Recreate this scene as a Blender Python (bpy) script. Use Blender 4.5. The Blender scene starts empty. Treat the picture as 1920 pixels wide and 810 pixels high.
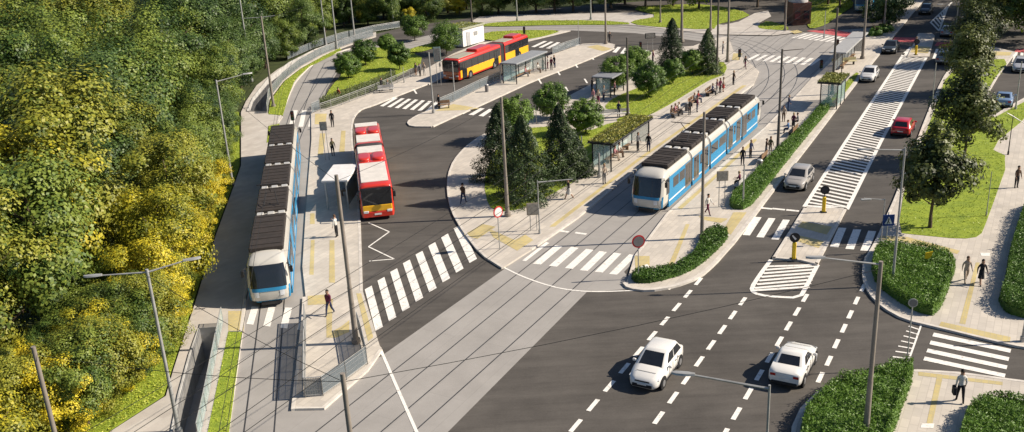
import bpy, math, random
import numpy as np
from mathutils import Vector, Matrix
from mathutils.geometry import tessellate_polygon
random.seed(7); rng = np.random.default_rng(7)
R = math.radians
C = bpy.context.scene.collection
SC = bpy.context.scene

# ------------------------------------------------------------------ camera
PITCH, ROLL, CAMH, FPX = R(20.2), R(3.1), 26.0, 1795.0
_F = Vector((0, math.cos(PITCH), -math.sin(PITCH)))
_U0 = Vector((0, math.sin(PITCH), math.cos(PITCH))); _R0 = Vector((1, 0, 0))
_Rt = _R0*math.cos(ROLL) - _U0*math.sin(ROLL); _Up = _R0*math.sin(ROLL) + _U0*math.cos(ROLL)
cd = bpy.data.cameras.new('camera'); cam = bpy.data.objects.new('camera', cd); C.objects.link(cam)
M = Matrix((_Rt, _Up, -_F)).transposed().to_4x4(); M.translation = (0, 0, CAMH)
cam.matrix_world = M
cd.sensor_width = 36; cd.lens = 36*FPX/1920; cd.clip_end = 3000; cd.clip_start = 0.5
SC.camera = cam

# ------------------------------------------------------------------ light
SUN_EL = R(36); sdir = Vector((-math.cos(SUN_EL), 0.02, -math.sin(SUN_EL)))
w = bpy.data.worlds.new('World'); SC.world = w; w.use_nodes = True
nt = w.node_tree; bg = nt.nodes['Background']; sk = nt.nodes.new('ShaderNodeTexSky')
sk.sky_type = 'NISHITA'; sk.sun_disc = False; sk.sun_elevation = SUN_EL; sk.sun_rotation = R(90); sk.ozone_density = 4.0
nt.links.new(sk.outputs[0], bg.inputs[0]); bg.inputs[1].default_value = 0.062
ld = bpy.data.lights.new('sun', 'SUN'); ld.energy = 5.0; ld.angle = R(0.5); ld.color = (1, 0.89, 0.74)
so = bpy.data.objects.new('sun', ld); C.objects.link(so); so.rotation_euler = sdir.to_track_quat('-Z', 'Y').to_euler()
SC.view_settings.view_transform = 'Standard'; SC.view_settings.look = 'None'
SC.view_settings.exposure = 0.66; SC.view_settings.gamma = 1; SC.view_settings.use_curve_mapping = False
SC.cycles.max_bounces = 6; SC.cycles.transparent_max_bounces = 8

# ------------------------------------------------------------------ survey helpers
def G(px, py, z=0.0):
    """survey point: where the sight line of a measured photo point meets the level z"""
    d = _F*FPX + _Rt*(px-960) - _Up*(py-405)
    t = (z-CAMH)/d.z
    return Vector((d.x*t, d.y*t, z))
DT = Vector((0.5, 0.866, 0)); DN = Vector((0.866, -0.5, 0))     # along / across the avenue
YAW = math.atan2(0.866, 0.5)
def W(t, n, z=0.0): return DT*t + DN*n + Vector((0, 0, z))
def proj(p):
    v = Vector(p) - Vector((0, 0, CAMH)); d = v.dot(_F)
    if d < 1: return (-9999, -9999)
    return (960+FPX*v.dot(_Rt)/d, 405-FPX*v.dot(_Up)/d)

# ------------------------------------------------------------------ materials
MC = {}
def mat(name, col, rough=0.8, col2=None, scale=3.0, metal=0.0, bump=0.0, spec=0.3, detail=4, coat=0, mid=(0.35, 0.65), space='pos', bscale=None):
    if name in MC: return MC[name]
    m = bpy.data.materials.new(name); m.use_nodes = True; MC[name] = m
    t = m.node_tree; p = t.nodes['Principled BSDF']
    p.inputs['Roughness'].default_value = rough; p.inputs['Metallic'].default_value = metal
    p.inputs['Specular IOR Level'].default_value = spec
    if coat: p.inputs['Coat Weight'].default_value = coat; p.inputs['Coat Roughness'].default_value = 0.05
    if col2 is None: col2 = tuple(c*0.82 for c in col)
    if space == 'pos': src = t.nodes.new('ShaderNodeNewGeometry').outputs['Position']
    else: src = t.nodes.new('ShaderNodeTexCoord').outputs['Object']
    n = t.nodes.new('ShaderNodeTexNoise'); n.inputs['Scale'].default_value = scale; n.inputs['Detail'].default_value = detail
    n.inputs['Roughness'].default_value = 0.65
    t.links.new(src, n.inputs['Vector'])
    r = t.nodes.new('ShaderNodeValToRGB'); r.color_ramp.elements[0].position = mid[0]; r.color_ramp.elements[1].position = mid[1]
    r.color_ramp.elements[0].color = (*col2, 1); r.color_ramp.elements[1].color = (*col, 1)
    t.links.new(n.outputs['Fac'], r.inputs[0]); t.links.new(r.outputs[0], p.inputs['Base Color'])
    if bump:
        b = t.nodes.new('ShaderNodeBump'); b.inputs['Strength'].default_value = bump; b.inputs['Distance'].default_value = 0.02
        n2 = t.nodes.new('ShaderNodeTexNoise'); n2.inputs['Scale'].default_value = bscale or scale*8; n2.inputs['Detail'].default_value = 3
        t.links.new(src, n2.inputs['Vector']); t.links.new(n2.outputs['Fac'], b.inputs['Height']); t.links.new(b.outputs[0], p.inputs['Normal'])
    return m
def paved(name, col, joint, bw, bh, col2, rot=0.0, wear=0.3):
    """slab or concrete surface: noise tone, joints from a brick pattern, broad stains"""
    m = bpy.data.materials.new(name); m.use_nodes = True; MC[name] = m
    t = m.node_tree; p = t.nodes['Principled BSDF']; p.inputs['Roughness'].default_value = 0.85; p.inputs['Specular IOR Level'].default_value = 0.2
    g = t.nodes.new('ShaderNodeNewGeometry'); mp = t.nodes.new('ShaderNodeMapping'); mp.inputs['Rotation'].default_value = (0, 0, rot)
    t.links.new(g.outputs['Position'], mp.inputs[0])
    br = t.nodes.new('ShaderNodeTexBrick'); br.inputs['Scale'].default_value = 1; br.inputs['Brick Width'].default_value = bw; br.inputs['Row Height'].default_value = bh
    br.inputs['Mortar Size'].default_value = 0.018; br.inputs['Color1'].default_value = (*col, 1); br.inputs['Color2'].default_value = (*col2, 1); br.inputs['Mortar'].default_value = (*joint, 1)
    t.links.new(mp.outputs[0], br.inputs['Vector'])
    n = t.nodes.new('ShaderNodeTexNoise'); n.inputs['Scale'].default_value = 0.35; n.inputs['Detail'].default_value = 8; n.inputs['Roughness'].default_value = 0.7
    t.links.new(g.outputs['Position'], n.inputs['Vector'])
    mr = t.nodes.new('ShaderNodeMapRange'); mr.inputs[1].default_value = 0.3; mr.inputs[2].default_value = 0.7; mr.inputs[3].default_value = 1-wear; mr.inputs[4].default_value = 1.08
    t.links.new(n.outputs['Fac'], mr.inputs[0])
    mx = t.nodes.new('ShaderNodeMix'); mx.data_type = 'RGBA'; mx.blend_type = 'MULTIPLY'; mx.inputs[0].default_value = 1
    t.links.new(br.outputs[0], mx.inputs[6]); t.links.new(mr.outputs[0], mx.inputs[7]); t.links.new(mx.outputs[2], p.inputs['Base Color'])
    return m
def asphalt():
    m = bpy.data.materials.new('asphalt'); m.use_nodes = True; MC['asphalt'] = m
    t = m.node_tree; p = t.nodes['Principled BSDF']; p.inputs['Roughness'].default_value = 0.8; p.inputs['Specular IOR Level'].default_value = 0.25
    g = t.nodes.new('ShaderNodeNewGeometry'); mp = t.nodes.new('ShaderNodeMapping'); mp.inputs['Rotation'].default_value = (0, 0, -YAW)
    mp.inputs['Scale'].default_value = (0.12, 1.1, 1)
    t.links.new(g.outputs['Position'], mp.inputs[0])
    def noise(sc, src, det=6):
        n = t.nodes.new('ShaderNodeTexNoise'); n.inputs['Scale'].default_value = sc; n.inputs['Detail'].default_value = det; n.inputs['Roughness'].default_value = .7
        t.links.new(src, n.inputs['Vector']); return n.outputs['Fac']
    a = noise(0.8, mp.outputs[0]); b = noise(0.16, g.outputs['Position']); c = noise(9, g.outputs['Position'], 2)
    ad = t.nodes.new('ShaderNodeMath'); ad.operation = 'MULTIPLY_ADD'; ad.inputs[1].default_value = 0.5; t.links.new(a, ad.inputs[0])
    m1 = t.nodes.new('ShaderNodeMath'); m1.operation = 'MULTIPLY'; m1.inputs[1].default_value = 0.5; t.links.new(b, m1.inputs[0]); t.links.new(m1.outputs[0], ad.inputs[2])
    ad2 = t.nodes.new('ShaderNodeMath'); ad2.operation = 'MULTIPLY_ADD'; ad2.inputs[1].default_value = 0.16; t.links.new(c, ad2.inputs[0]); t.links.new(ad.outputs[0], ad2.inputs[2])
    r = t.nodes.new('ShaderNodeValToRGB'); r.color_ramp.elements[0].position = 0.42; r.color_ramp.elements[1].position = 0.72
    r.color_ramp.elements[0].color = (0.050, 0.045, 0.040, 1); r.color_ramp.elements[1].color = (0.112, 0.101, 0.090, 1)
    t.links.new(ad2.outputs[0], r.inputs[0]); t.links.new(r.outputs[0], p.inputs['Base Color'])
    return m
def leafmat(name, c1, c2, c3=None, trans=0.2, scale=0.6):
    if name in MC: return MC[name]
    m = bpy.data.materials.new(name); m.use_nodes = True; MC[name] = m
    t = m.node_tree; p = t.nodes['Principled BSDF']; out = t.nodes['Material Output']
    p.inputs['Roughness'].default_value = 0.5; p.inputs['Specular IOR Level'].default_value = 0.35
    at = t.nodes.new('ShaderNodeAttribute'); at.attribute_name = 'tone'
    oi = t.nodes.new('ShaderNodeObjectInfo')
    g = t.nodes.new('ShaderNodeNewGeometry'); n = t.nodes.new('ShaderNodeTexNoise'); n.inputs['Scale'].default_value = scale; n.inputs['Detail'].default_value = 3
    t.links.new(g.outputs['Position'], n.inputs['Vector'])
    s = t.nodes.new('ShaderNodeMath'); s.operation = 'MULTIPLY_ADD'; s.inputs[1].default_value = 0.45
    t.links.new(at.outputs['Fac'], s.inputs[0]); 
    s2 = t.nodes.new('ShaderNodeMath'); s2.operation = 'MULTIPLY_ADD'; s2.inputs[1].default_value = 0.75; s2.inputs[2].default_value = -0.15; t.links.new(n.outputs['Fac'], s2.inputs[0])
    t.links.new(s2.outputs[0], s.inputs[2])
    s3 = t.nodes.new('ShaderNodeMath'); s3.operation = 'MULTIPLY_ADD'; s3.inputs[1].default_value = 0.42; t.links.new(oi.outputs['Random'], s3.inputs[0]); t.links.new(s.outputs[0], s3.inputs[2])
    r = t.nodes.new('ShaderNodeValToRGB'); r.color_ramp.elements[0].position = 0.2; r.color_ramp.elements[1].position = 0.85
    r.color_ramp.elements[0].color = (*c1, 1); r.color_ramp.elements[1].color = (*(c3 or c2), 1)
    if c3: e = r.color_ramp.elements.new(0.55); e.color = (*c2, 1)
    t.links.new(s3.outputs[0], r.inputs[0]); t.links.new(r.outputs[0], p.inputs['Base Color'])
    tr = t.nodes.new('ShaderNodeBsdfTranslucent'); t.links.new(r.outputs[0], tr.inputs[0])
    mx = t.nodes.new('ShaderNodeMixShader'); mx.inputs[0].default_value = trans
    t.links.new(p.outputs[0], mx.inputs[1]); t.links.new(tr.outputs[0], mx.inputs[2]); t.links.new(mx.outputs[0], out.inputs[0])
    return m
def glass(name, col, alpha=0.35, rough=0.05):
    if name in MC: return MC[name]
    m = bpy.data.materials.new(name); m.use_nodes = True; MC[name] = m
    p = m.node_tree.nodes['Principled BSDF']; p.inputs['Base Color'].default_value = (*col, 1); p.inputs['Roughness'].default_value = rough
    p.inputs['Alpha'].default_value = alpha; p.inputs['Specular IOR Level'].default_value = 0.6
    return m
def screenmat(name, col, alpha, step=0.1):
    m = glass(name, col, alpha, 0.5); return m

asphalt()
paved('pavement', (0.54, 0.49, 0.425), (0.43, 0.39, 0.34), 0.8, 0.4, (0.46, 0.42, 0.37), -YAW, 0.16)
paved('plaza', (0.49, 0.455, 0.41), (0.44, 0.405, 0.365), 1.0, 0.5, (0.44, 0.40, 0.36), -YAW, 0.2)
paved('track_slab', (0.315, 0.298, 0.280), (0.275, 0.26, 0.245), 6.0, 2.2, (0.305, 0.288, 0.270), -YAW, 0.14)
paved('yellow_paving', (0.56, 0.45, 0.20), (0.46, 0.40, 0.24), 0.3, 0.3, (0.50, 0.42, 0.22), -YAW, 0.3)
WHITE = mat('road_paint', (0.74, 0.71, 0.66), 0.7, (0.36, 0.34, 0.31), 4.5, detail=8, mid=(0.30, 0.46))
RAIL = mat('rail_steel', (0.10, 0.10, 0.105), 0.45, (0.06, 0.06, 0.06), 2, metal=0.5)
KERB = mat('kerb_stone', (0.60, 0.56, 0.50), 0.85, (0.46, 0.42, 0.38), 1.5, bump=0.2)
REDP = mat('red_cycle_paint', (0.50, 0.09, 0.10), 0.8, (0.42, 0.10, 0.10), 1.2)
GRASS = mat('grass_soil', (0.27, 0.33, 0.03), 0.95, (0.14, 0.20, 0.022), 1.3, bump=0.8, detail=8, mid=(0.3, 0.7))
GROUND = mat('ground_soil', (0.05, 0.065, 0.018), 0.95, (0.025, 0.035, 0.01), 0.7, bump=0.6)
STEEL = mat('galvanised_steel', (0.42, 0.42, 0.41), 0.45, (0.32, 0.32, 0.31), 2, metal=0.35)
POLE = mat('catenary_pole_paint', (0.27, 0.235, 0.20), 0.6, (0.20, 0.175, 0.15), 1.2, metal=0.1)
POLED = mat('dark_pole_paint', (0.13, 0.11, 0.095), 0.6, (0.09, 0.08, 0.07), 1.2)
DARK = mat('dark_metal', (0.03, 0.03, 0.032), 0.5, (0.02, 0.02, 0.022), 3)
BLACK = mat('black_rubber', (0.018, 0.018, 0.018), 0.7)
WGLASS = mat('vehicle_glass', (0.012, 0.014, 0.018), 0.06, (0.02, 0.022, 0.026), 1, spec=0.8)
CLEAR = glass('clear_glass', (0.45, 0.62, 0.62), 0.32)
SMOKE = glass('railing_mesh', (0.16, 0.19, 0.21), 0.55, 0.4)
BARK = mat('bark', (0.13, 0.095, 0.065), 0.9, (0.07, 0.05, 0.035), 6, bump=0.5, space='obj')
CONC = mat('concrete_wall', (0.5, 0.49, 0.47), 0.85, (0.32, 0.31, 0.30), 1.0, bump=0.2)

# ------------------------------------------------------------------ mesh builder
class MB:
    def __init__(s): s.v = []; s.f = []; s.m = []
    def add(s, vs, fs, mi=0, mx=None):
        b = len(s.v)
        s.v += [tuple(mx @ Vector(v)) if mx else tuple(v) for v in vs]
        s.f += [tuple(b+i for i in f) for f in fs]; s.m += [mi]*len(fs); return s
    def box(s, c, d, mi=0, rz=0, mx=None):
        x, y, z = [k/2 for k in d]; m = Matrix.Translation(c) @ Matrix.Rotation(rz, 4, 'Z')
        if mx: m = mx @ m
        vs = [(a, b, e) for e in (-z, z) for a, b in ((-x, -y), (x, -y), (x, y), (-x, y))]
        return s.add(vs, [(3, 2, 1, 0), (4, 5, 6, 7), (0, 1, 5, 4), (1, 2, 6, 5), (2, 3, 7, 6), (3, 0, 4, 7)], mi, m)
    def rbox(s, c, d, b=0.04, mi=0, rz=0, mx=None):
        """box with chamfered vertical and top edges"""
        x, y, z = [k/2 for k in d]; m = Matrix.Translation(c) @ Matrix.Rotation(rz, 4, 'Z')
        if mx: m = mx @ m
        def ring(x, y, b, z): return [(-x+b, -y, z), (x-b, -y, z), (x, -y+b, z), (x, y-b, z), (x-b, y, z), (-x+b, y, z), (-x, y-b, z), (-x, -y+b, z)]
        vs = ring(x, y, b, -z) + ring(x, y, b, z-b) + ring(x-b, y-b, b, z)
        fs = [tuple(reversed(range(8))), tuple(range(16, 24))]
        for k in (0, 8):
            for i in range(8): fs.append((k+i, k+(i+1) % 8, k+8+(i+1) % 8, k+8+i))
        return s.add(vs, fs, mi, m)
    def tube(s, p0, p1, r0, r1=None, n=8, mi=0, mx=None):
        r1 = r0 if r1 is None else r1
        p0 = Vector(p0); p1 = Vector(p1); d = (p1-p0).normalized()
        a = d.orthogonal().normalized(); b = d.cross(a)
        vs = []
        for p, r in ((p0, r0), (p1, r1)):
            for i in range(n):
                t = 2*math.pi*i/n; vs.append(p + a*math.cos(t)*r + b*math.sin(t)*r)
        fs = [(i, (i+1) % n, n+(i+1) % n, n+i) for i in range(n)] + [tuple(reversed(range(n))), tuple(range(n, 2*n))]
        return s.add(vs, fs, mi, mx)
    def path(s, pts, r, n=6, mi=0):
        for a, b in zip(pts, pts[1:]): s.tube(a, b, r, r, n, mi)
        return s
    def loft(s, rings, mi=0, caps=True, mx=None, closed=True):
        n = len(rings[0]); vs = [v for r in rings for v in r]; fs = []
        for k in range(len(rings)-1):
            for i in range(n if closed else n-1): fs.append((k*n+i, k*n+(i+1) % n, (k+1)*n+(i+1) % n, (k+1)*n+i))
        if caps: fs += [tuple(reversed(range(n))), tuple(range((len(rings)-1)*n, len(rings)*n))]
        return s.add(vs, fs, mi, mx)
    def disc(s, c, nrm, r, th=0.02, n=20, mi=0):
        c = Vector(c); nrm = Vector(nrm).normalized(); return s.tube(c-nrm*th/2, c+nrm*th/2, r, r, n, mi)
    def build(s, name, mats, parent=None, smooth=False):
        me = bpy.data.meshes.new(name); me.from_pydata(s.v, [], s.f)
        for m in (mats if isinstance(mats, (list, tuple)) else [mats]): me.materials.append(m)
        me.polygons.foreach_set('material_index', s.m)
        if smooth:
            me.polygons.foreach_set('use_smooth', [True]*len(s.f))
            try: me.set_sharp_from_angle(angle=R(smooth if smooth is not True else 35))
            except Exception: pass
        o = bpy.data.objects.new(name, me); C.objects.link(o)
        if parent: o.parent = parent
        return o
def tag(o, label=None, cat=None, group=None, kind=None):
    if label: o['label'] = label
    if cat: o['category'] = cat
    if group: o['group'] = group
    if kind: o['kind'] = kind
    return o
def thing(name, label, cat, loc=(0, 0, 0), rz=0, group=None):
    o = bpy.data.objects.new(name, None); C.objects.link(o); o.empty_display_size = 0.3
    o.location = loc; o.rotation_euler = (0, 0, rz); return tag(o, label, cat, group)
def kids(o): return [c for c in o.children]
def copy_thing(root, loc, rz, label=None, group=None, sc=None):
    def rec(o, par):
        c = o.copy(); C.objects.link(c); c.parent = par
        for k in list(o.children): rec(k, c)
        return c
    r = rec(root, None); r.location = loc; r.rotation_euler = (0, 0, rz)
    if sc: r.scale = sc
    if label: r['label'] = label
    if group: r['group'] = group
    elif 'group' in r.keys(): del r['group']
    return r

# ------------------------------------------------------------------ flat areas
def P(pts, z=0.0): return [G(x, y, z) for x, y in pts]
def area2(p): return sum(p[i].x*p[(i+1) % len(p)].y-p[(i+1) % len(p)].x*p[i].y for i in range(len(p)))/2
def smooth_poly(p, it=1, closed=True):
    for _ in range(it):
        q = []
        n = len(p)
        for i in range(n if closed else n-1):
            a, b = p[i], p[(i+1) % n]
            q += [a*0.78+b*0.22, a*0.22+b*0.78]
        if not closed: q = [p[0]] + q + [p[-1]]
        p = q
    return p
def slab(name, pts, z, m, holes=(), thick=0.0, kind='structure', lab=None):
    pts = [Vector((p.x, p.y, z)) for p in pts]
    if area2(pts) < 0: pts = pts[::-1]
    loops = [pts] + [[Vector((p.x, p.y, z)) for p in h] for h in holes]
    tris = tessellate_polygon(loops); allv = [v for l in loops for v in l]
    fs = []
    for t in tris:
        a, b, c = [allv[i] for i in t]
        fs.append(t if (b-a).cross(c-a).z > 0 else t[::-1])
    mb = MB().add(allv, fs)
    if thick:
        n = len(pts)
        mb.add(pts + [Vector((p.x, p.y, z-thick)) for p in pts], [(n+i, n+(i+1) % n, (i+1) % n, i) for i in range(n)])
    o = mb.build(name, m); tag(o, kind=kind); return o
def strip(name, line, wd, z, m, h=0.0, kind='structure', build=True, mb=None, side=0):
    """band along a polyline; side -1/0/1 = left / centred / right of it"""
    own = mb is None; mb = mb or MB(); n = len(line); L = []; Rr = []
    for i, p in enumerate(line):
        d = (line[min(i+1, n-1)]-line[max(i-1, 0)]); d.z = 0; d.normalize(); s = Vector((-d.y, d.x, 0))
        a = wd/2*(1-side); b = wd/2*(1+side)
        L.append(Vector((p.x, p.y, 0))+s*a); Rr.append(Vector((p.x, p.y, 0))-s*b)
    for v in L+Rr: v.z = z
    fs = [(n+i, n+i+1, i+1, i) for i in range(n-1)]
    mb.add(L+Rr, fs)
    if h:
        for s_, flip in ((L, False), (Rr, True)):
            vs = s_+[Vector((v.x, v.y, z-h)) for v in s_]
            mb.add(vs, [((n+i, n+i+1, i+1, i) if not flip else (i, i+1, n+i+1, n+i))[::-1] for i in range(n-1)])
        for i in (0, n-1): mb.add([L[i], Rr[i], Rr[i]-Vector((0, 0, h)), L[i]-Vector((0, 0, h))], [(0, 1, 2, 3)])
    if own:
        o = mb.build(name, m); tag(o, kind=kind); return o
def quads(name, qs, z, m=None, kind='structure', wd=None):
    mb = MB()
    for q in qs:
        v = [Vector((p.x, p.y, z)) for p in q]
        if area2(v) < 0: v = v[::-1]
        mb.add(v, [tuple(range(len(v)))])
    o = mb.build(name, m or WHITE); tag(o, kind=kind); return o

KZ = 0.13      # height of kerbed surfaces
# ---- recessed ramps of the underpass
ramp1 = P([(375, 621), (413, 618), (404, 660), (380, 770), (366, 830), (322, 830), (338, 745), (358, 670)])
ramp2 = P([(464, 211), (475, 186), (503, 150), (543, 119), (590, 95), (640, 77), (643, 84), (600, 103), (562, 125), (530, 149), (504, 180), (500, 211)])
path_pts = P([(170, 836), (208, 808), (311, 742), (325, 693), (362, 580), (405, 440), (440, 345), (452, 310), (452, 210), (461, 190), (481, 160), (520, 130), (560, 108), (610, 86), (655, 70), (705, 60),
              (705, 68), (650, 86), (604, 104), (564, 126), (532, 150), (505, 185), (501, 212), (530, 218), (522, 230), (502, 234), (502, 262), (498, 300), (480, 480), (460, 560), (457, 621), (428, 621), (412, 700), (385, 836)], KZ)
big = [Vector(v) for v in ((-700, -60, 0), (700, -60, 0), (700, 1100, 0), (-700, 1100, 0))]
slab('ground', big, -0.06, GROUND, holes=(ramp1, ramp2))
slab('footpath', path_pts, KZ, MC['plaza'], holes=(ramp1, ramp2), thick=0.15)
def pit(name, pts, near, depth0, depth1, ia, ib):
    """sunken ramp floor and its retaining walls; near = index whose end is deepest"""
    n = len(pts); mb = MB(); ys = [p.y for p in pts]; lo, hi = min(ys), max(ys)
    def dz(p):
        t = (p.y-lo)/(hi-lo); return -(depth0*(1-t)+depth1*t)
    bot = [Vector((p.x, p.y, dz(p))) for p in pts]; top = [Vector((p.x, p.y, KZ+0.08)) for p in pts]
    o = None
    if area2(pts) < 0: bot = bot[::-1]; top = top[::-1]
    tr = tessellate_polygon([bot]); fs = []
    for t in tr:
        a, b, c = [bot[i] for i in t]; fs.append(t if (b-a).cross(c-a).z > 0 else t[::-1])
    fl = MB().add(bot, fs).build(name+'_floor', MC['plaza']); tag(fl, kind='structure')
    mb.add(top+bot, [(i, (i+1) % n, n+(i+1) % n, n+i) for i in range(n)])
    cx = sum((p for p in top), Vector())/n; out = []
    for i, p in enumerate(top):
        d = (top[(i+1) % n]-top[i-1]); d.z = 0; d.normalize(); out.append(p+Vector((d.y, -d.x, 0))*0.1)
    mb.add(top+out, [(n+i, n+(i+1) % n, (i+1) % n, i) for i in range(n)])
    ob = [Vector((p.x, p.y, KZ-0.05)) for p in out]
    mb.add(out+ob, [(n+i, n+(i+1) % n, (i+1) % n, i) for i in range(n)])
    return mb.build('retaining_wall', CONC)
tag(pit('ramp', ramp1, 0, 1.5, 2.1, 0, 0), 'pale concrete rim and walls of the sunken ramp at the bottom left of the picture', 'retaining wall')
tag(pit('far_ramp', ramp2, 0, 3.2, 0.4, 0, 0), 'curved pale concrete wall of the far sunken ramp below the forest edge', 'retaining wall')

# ---- asphalt, track slabs
slab('road', P([(600, 1100), (300, 1100), (520, 620), (560, 230), (640, 80), (760, 50), (1000, 18), (1560, -25), (1840, -60), (2060, -30), (2250, 300), (2300, 1100)]), 0.0, MC['asphalt'])
slab('track_bed', P([(425, 830), (455, 621), (462, 560), (500, 300), (523, 228), (545, 172), (556, 150), (585, 120), (635, 96), (700, 80), (720, 92), (640, 125), (612, 168), (600, 215), (600, 600), (560, 1000), (330, 1300)]), 0.005, MC['track_slab'])
slab('track_crossing', P([(548, 700), (712, 670), (945, 505), (1000, 462), (1395, 150), (1330, 95), (1345, 66), (1500, 62), (1636, 52), (1642, 92), (1500, 172), (1435, 240), (1170, 510), (1195, 541), (1100, 548), (840, 810), (600, 1100), (420, 1300), (430, 800)]), 0.009, MC['track_slab'])
# light cross street at the top and its pavements
slab('cross_street', P([(755, 78), (830, 60), (905, 43), (1050, 44), (1190, 46), (1345, 58), (1365, 72), (1335, 80), (1190, 62), (1070, 57), (985, 56), (905, 66), (800, 92), (730, 92)]), 0.006, MC['track_slab'])
slab('upper_pavement', P([(880, 42), (900, 32), (975, 28), (1200, 24), (1330, 45), (1480, 58), (1510, 62), (1340, 66), (1190, 48), (1050, 46), (905, 45)]), KZ*0.5, MC['plaza'])
slab('upper_path', P([(1348, 50), (1385, 42), (1415, 26), (1440, 21), (1446, 32), (1424, 44), (1430, 53), (1475, 58), (1490, 63), (1450, 68), (1348, 66)]), KZ, MC['plaza'])

def kerbed(name, pix, m='pavement', kerb=None, it=0, holes=()):
    pts = P(pix, KZ)
    if it: pts = smooth_poly(pts, it)
    slab(name, pts, KZ, MC[m], holes=holes, thick=0.14)
    return pts
P1 = [(583, 213), (600, 203), (645, 190), (700, 172), (745, 150), (800, 128), (850, 100), (900, 80), (985, 68), (1050, 57), (1068, 57), (985, 77), (905, 112), (802, 157), (738, 182), (698, 198), (680, 203), (669, 212), (662, 225), (660, 255), (668, 320), (676, 412), (680, 545), (712, 648), (717, 655), (690, 693), (608, 765), (553, 766), (571, 600), (573, 556), (567, 500), (573, 400), (584, 260)]
kerbed('bus_platform', P1)
P2 = [(765, 228), (780, 218), (790, 213), (817, 203), (843, 193), (880, 170), (920, 152), (1000, 114), (1092, 82), (1140, 80), (1153, 83), (1150, 90), (1085, 118), (1000, 150), (950, 173), (880, 205), (860, 213), (810, 236), (772, 236)]
kerbed('bus_island', P2)
P3 = [(945, 500), (905, 475), (870, 430), (850, 395), (842, 360), (843, 328), (853, 300), (875, 275), (905, 253), (960, 228), (1010, 203), (1060, 183), (1107, 158), (1160, 125), (1215, 100), (1240, 90), (1300, 86), (1335, 72), (1365, 68), (1375, 95), (1400, 113), (1423, 133), (1413, 158), (1200, 312), (1083, 408), (997, 467)]
kerbed('central_platform', P3)
P4 = [(1175, 528), (1183, 537), (1215, 541), (1260, 534), (1305, 518), (1335, 492), (1358, 466), (1373, 450), (1443, 357), (1520, 260), (1597, 160), (1640, 107), (1678, 60), (1750, -25), (1720, -25), (1660, 50), (1627, 60), (1560, 103), (1500, 170), (1435, 237), (1300, 352), (1249, 400), (1190, 478)]
kerbed('avenue_platform', P4)
REF = [(1508, 388), (1588, 390), (1533, 495), (1500, 487), (1448, 483)]
kerbed('refuge', REF)
kerbed('refuge_far', [(1701, 106), (1742, 106), (1753, 67), (1748, 62), (1722, 62)])
P5 = [(1790, 118), (1768, 150), (1742, 213), (1687, 360), (1652, 440), (1638, 467), (1624, 488), (1622, 520), (1635, 550), (1660, 575), (1700, 597), (1765, 612), (1860, 635), (1920, 648), (2100, 672), (2100, 330), (2000, 150), (1925, 183), (1885, 205), (1862, 220), (1840, 205), (1857, 157), (1902, 97), (1850, 84), (1835, 60), (1815, 60)]
kerbed('right_pavement', P5)
P7 = [(1480, 900), (1484, 800), (1500, 765), (1530, 735), (1575, 712), (1640, 698), (1720, 692), (1800, 697), (1920, 713), (2100, 735), (2100, 1100), (1480, 1100)]
kerbed('corner_pavement', P7)
# kerb stones
def kerb(pix, side, it=1, wd=0.2):
    strip('kerb', smooth_poly(P(pix, KZ+0.012), it, False), wd, KZ+0.012, KERB, h=0.15, side=side)
kerb([(802, 157), (738, 182), (698, 198), (680, 203), (669, 212), (662, 225), (660, 255), (668, 320), (676, 412), (680, 545)], 1)
kerb([(945, 500), (905, 475), (870, 430), (850, 395), (842, 360), (843, 328), (853, 300), (875, 275), (905, 253), (960, 228), (1010, 203), (1060, 183)], -1)
kerb([(1175, 528), (1183, 537), (1215, 541), (1260, 534), (1305, 518), (1335, 492), (1358, 466), (1373, 450), (1443, 357), (1520, 260), (1597, 160), (1640, 107), (1678, 60), (1750, -25)], 1, wd=0.3)
kerb(P2 and [(810, 236), (772, 236), (765, 228), (780, 218), (790, 213), (817, 203)], -1)
kerb([(810, 236), (860, 213), (880, 205), (950, 173), (1000, 150), (1085, 118), (1150, 90)], 1)
kerb([(1790, 118), (1768, 150), (1742, 213), (1687, 360), (1652, 440), (1638, 467), (1624, 488), (1622, 520), (1635, 550), (1660, 575), (1700, 597), (1765, 612), (1860, 635), (1920, 648), (2100, 672)], 1)
kerb([(1480, 860), (1484, 800), (1500, 765), (1530, 735), (1575, 712), (1640, 698), (1720, 692), (1800, 697), (1920, 713), (2100, 735)], 1)
kerb([(1840, 205), (1857, 157), (1902, 97)], 1); kerb([(1862, 220), (1885, 205), (1925, 183)], -1)
kerb([(985, 77), (905, 112), (802, 157)], -1); kerb([(1068, 57), (985, 77)], -1)
kerb([(1448, 483), (1508, 388)], 1, 0); kerb([(1533, 495), (1588, 390)], -1, 0); kerb([(1448, 483), (1500, 487), (1533, 495)], -1, 0); kerb([(1508, 388), (1588, 390)], 1, 0)
kerb([(428, 815), (455, 621), (462, 560)], -1, 0); kerb([(523, 228), (545, 172), (556, 150), (585, 120), (635, 96), (700, 80)], -1)
kerb([(573, 556), (571, 600), (553, 766)], 1, 0); kerb([(553, 766), (608, 765), (690, 693), (717, 655)], -1, 0)
kerb([(997, 467), (1083, 408), (1200, 312), (1413, 158)], -1, 0); kerb([(1190, 478), (1249, 400), (1435, 237), (1500, 170)], 1, 0)

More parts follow.
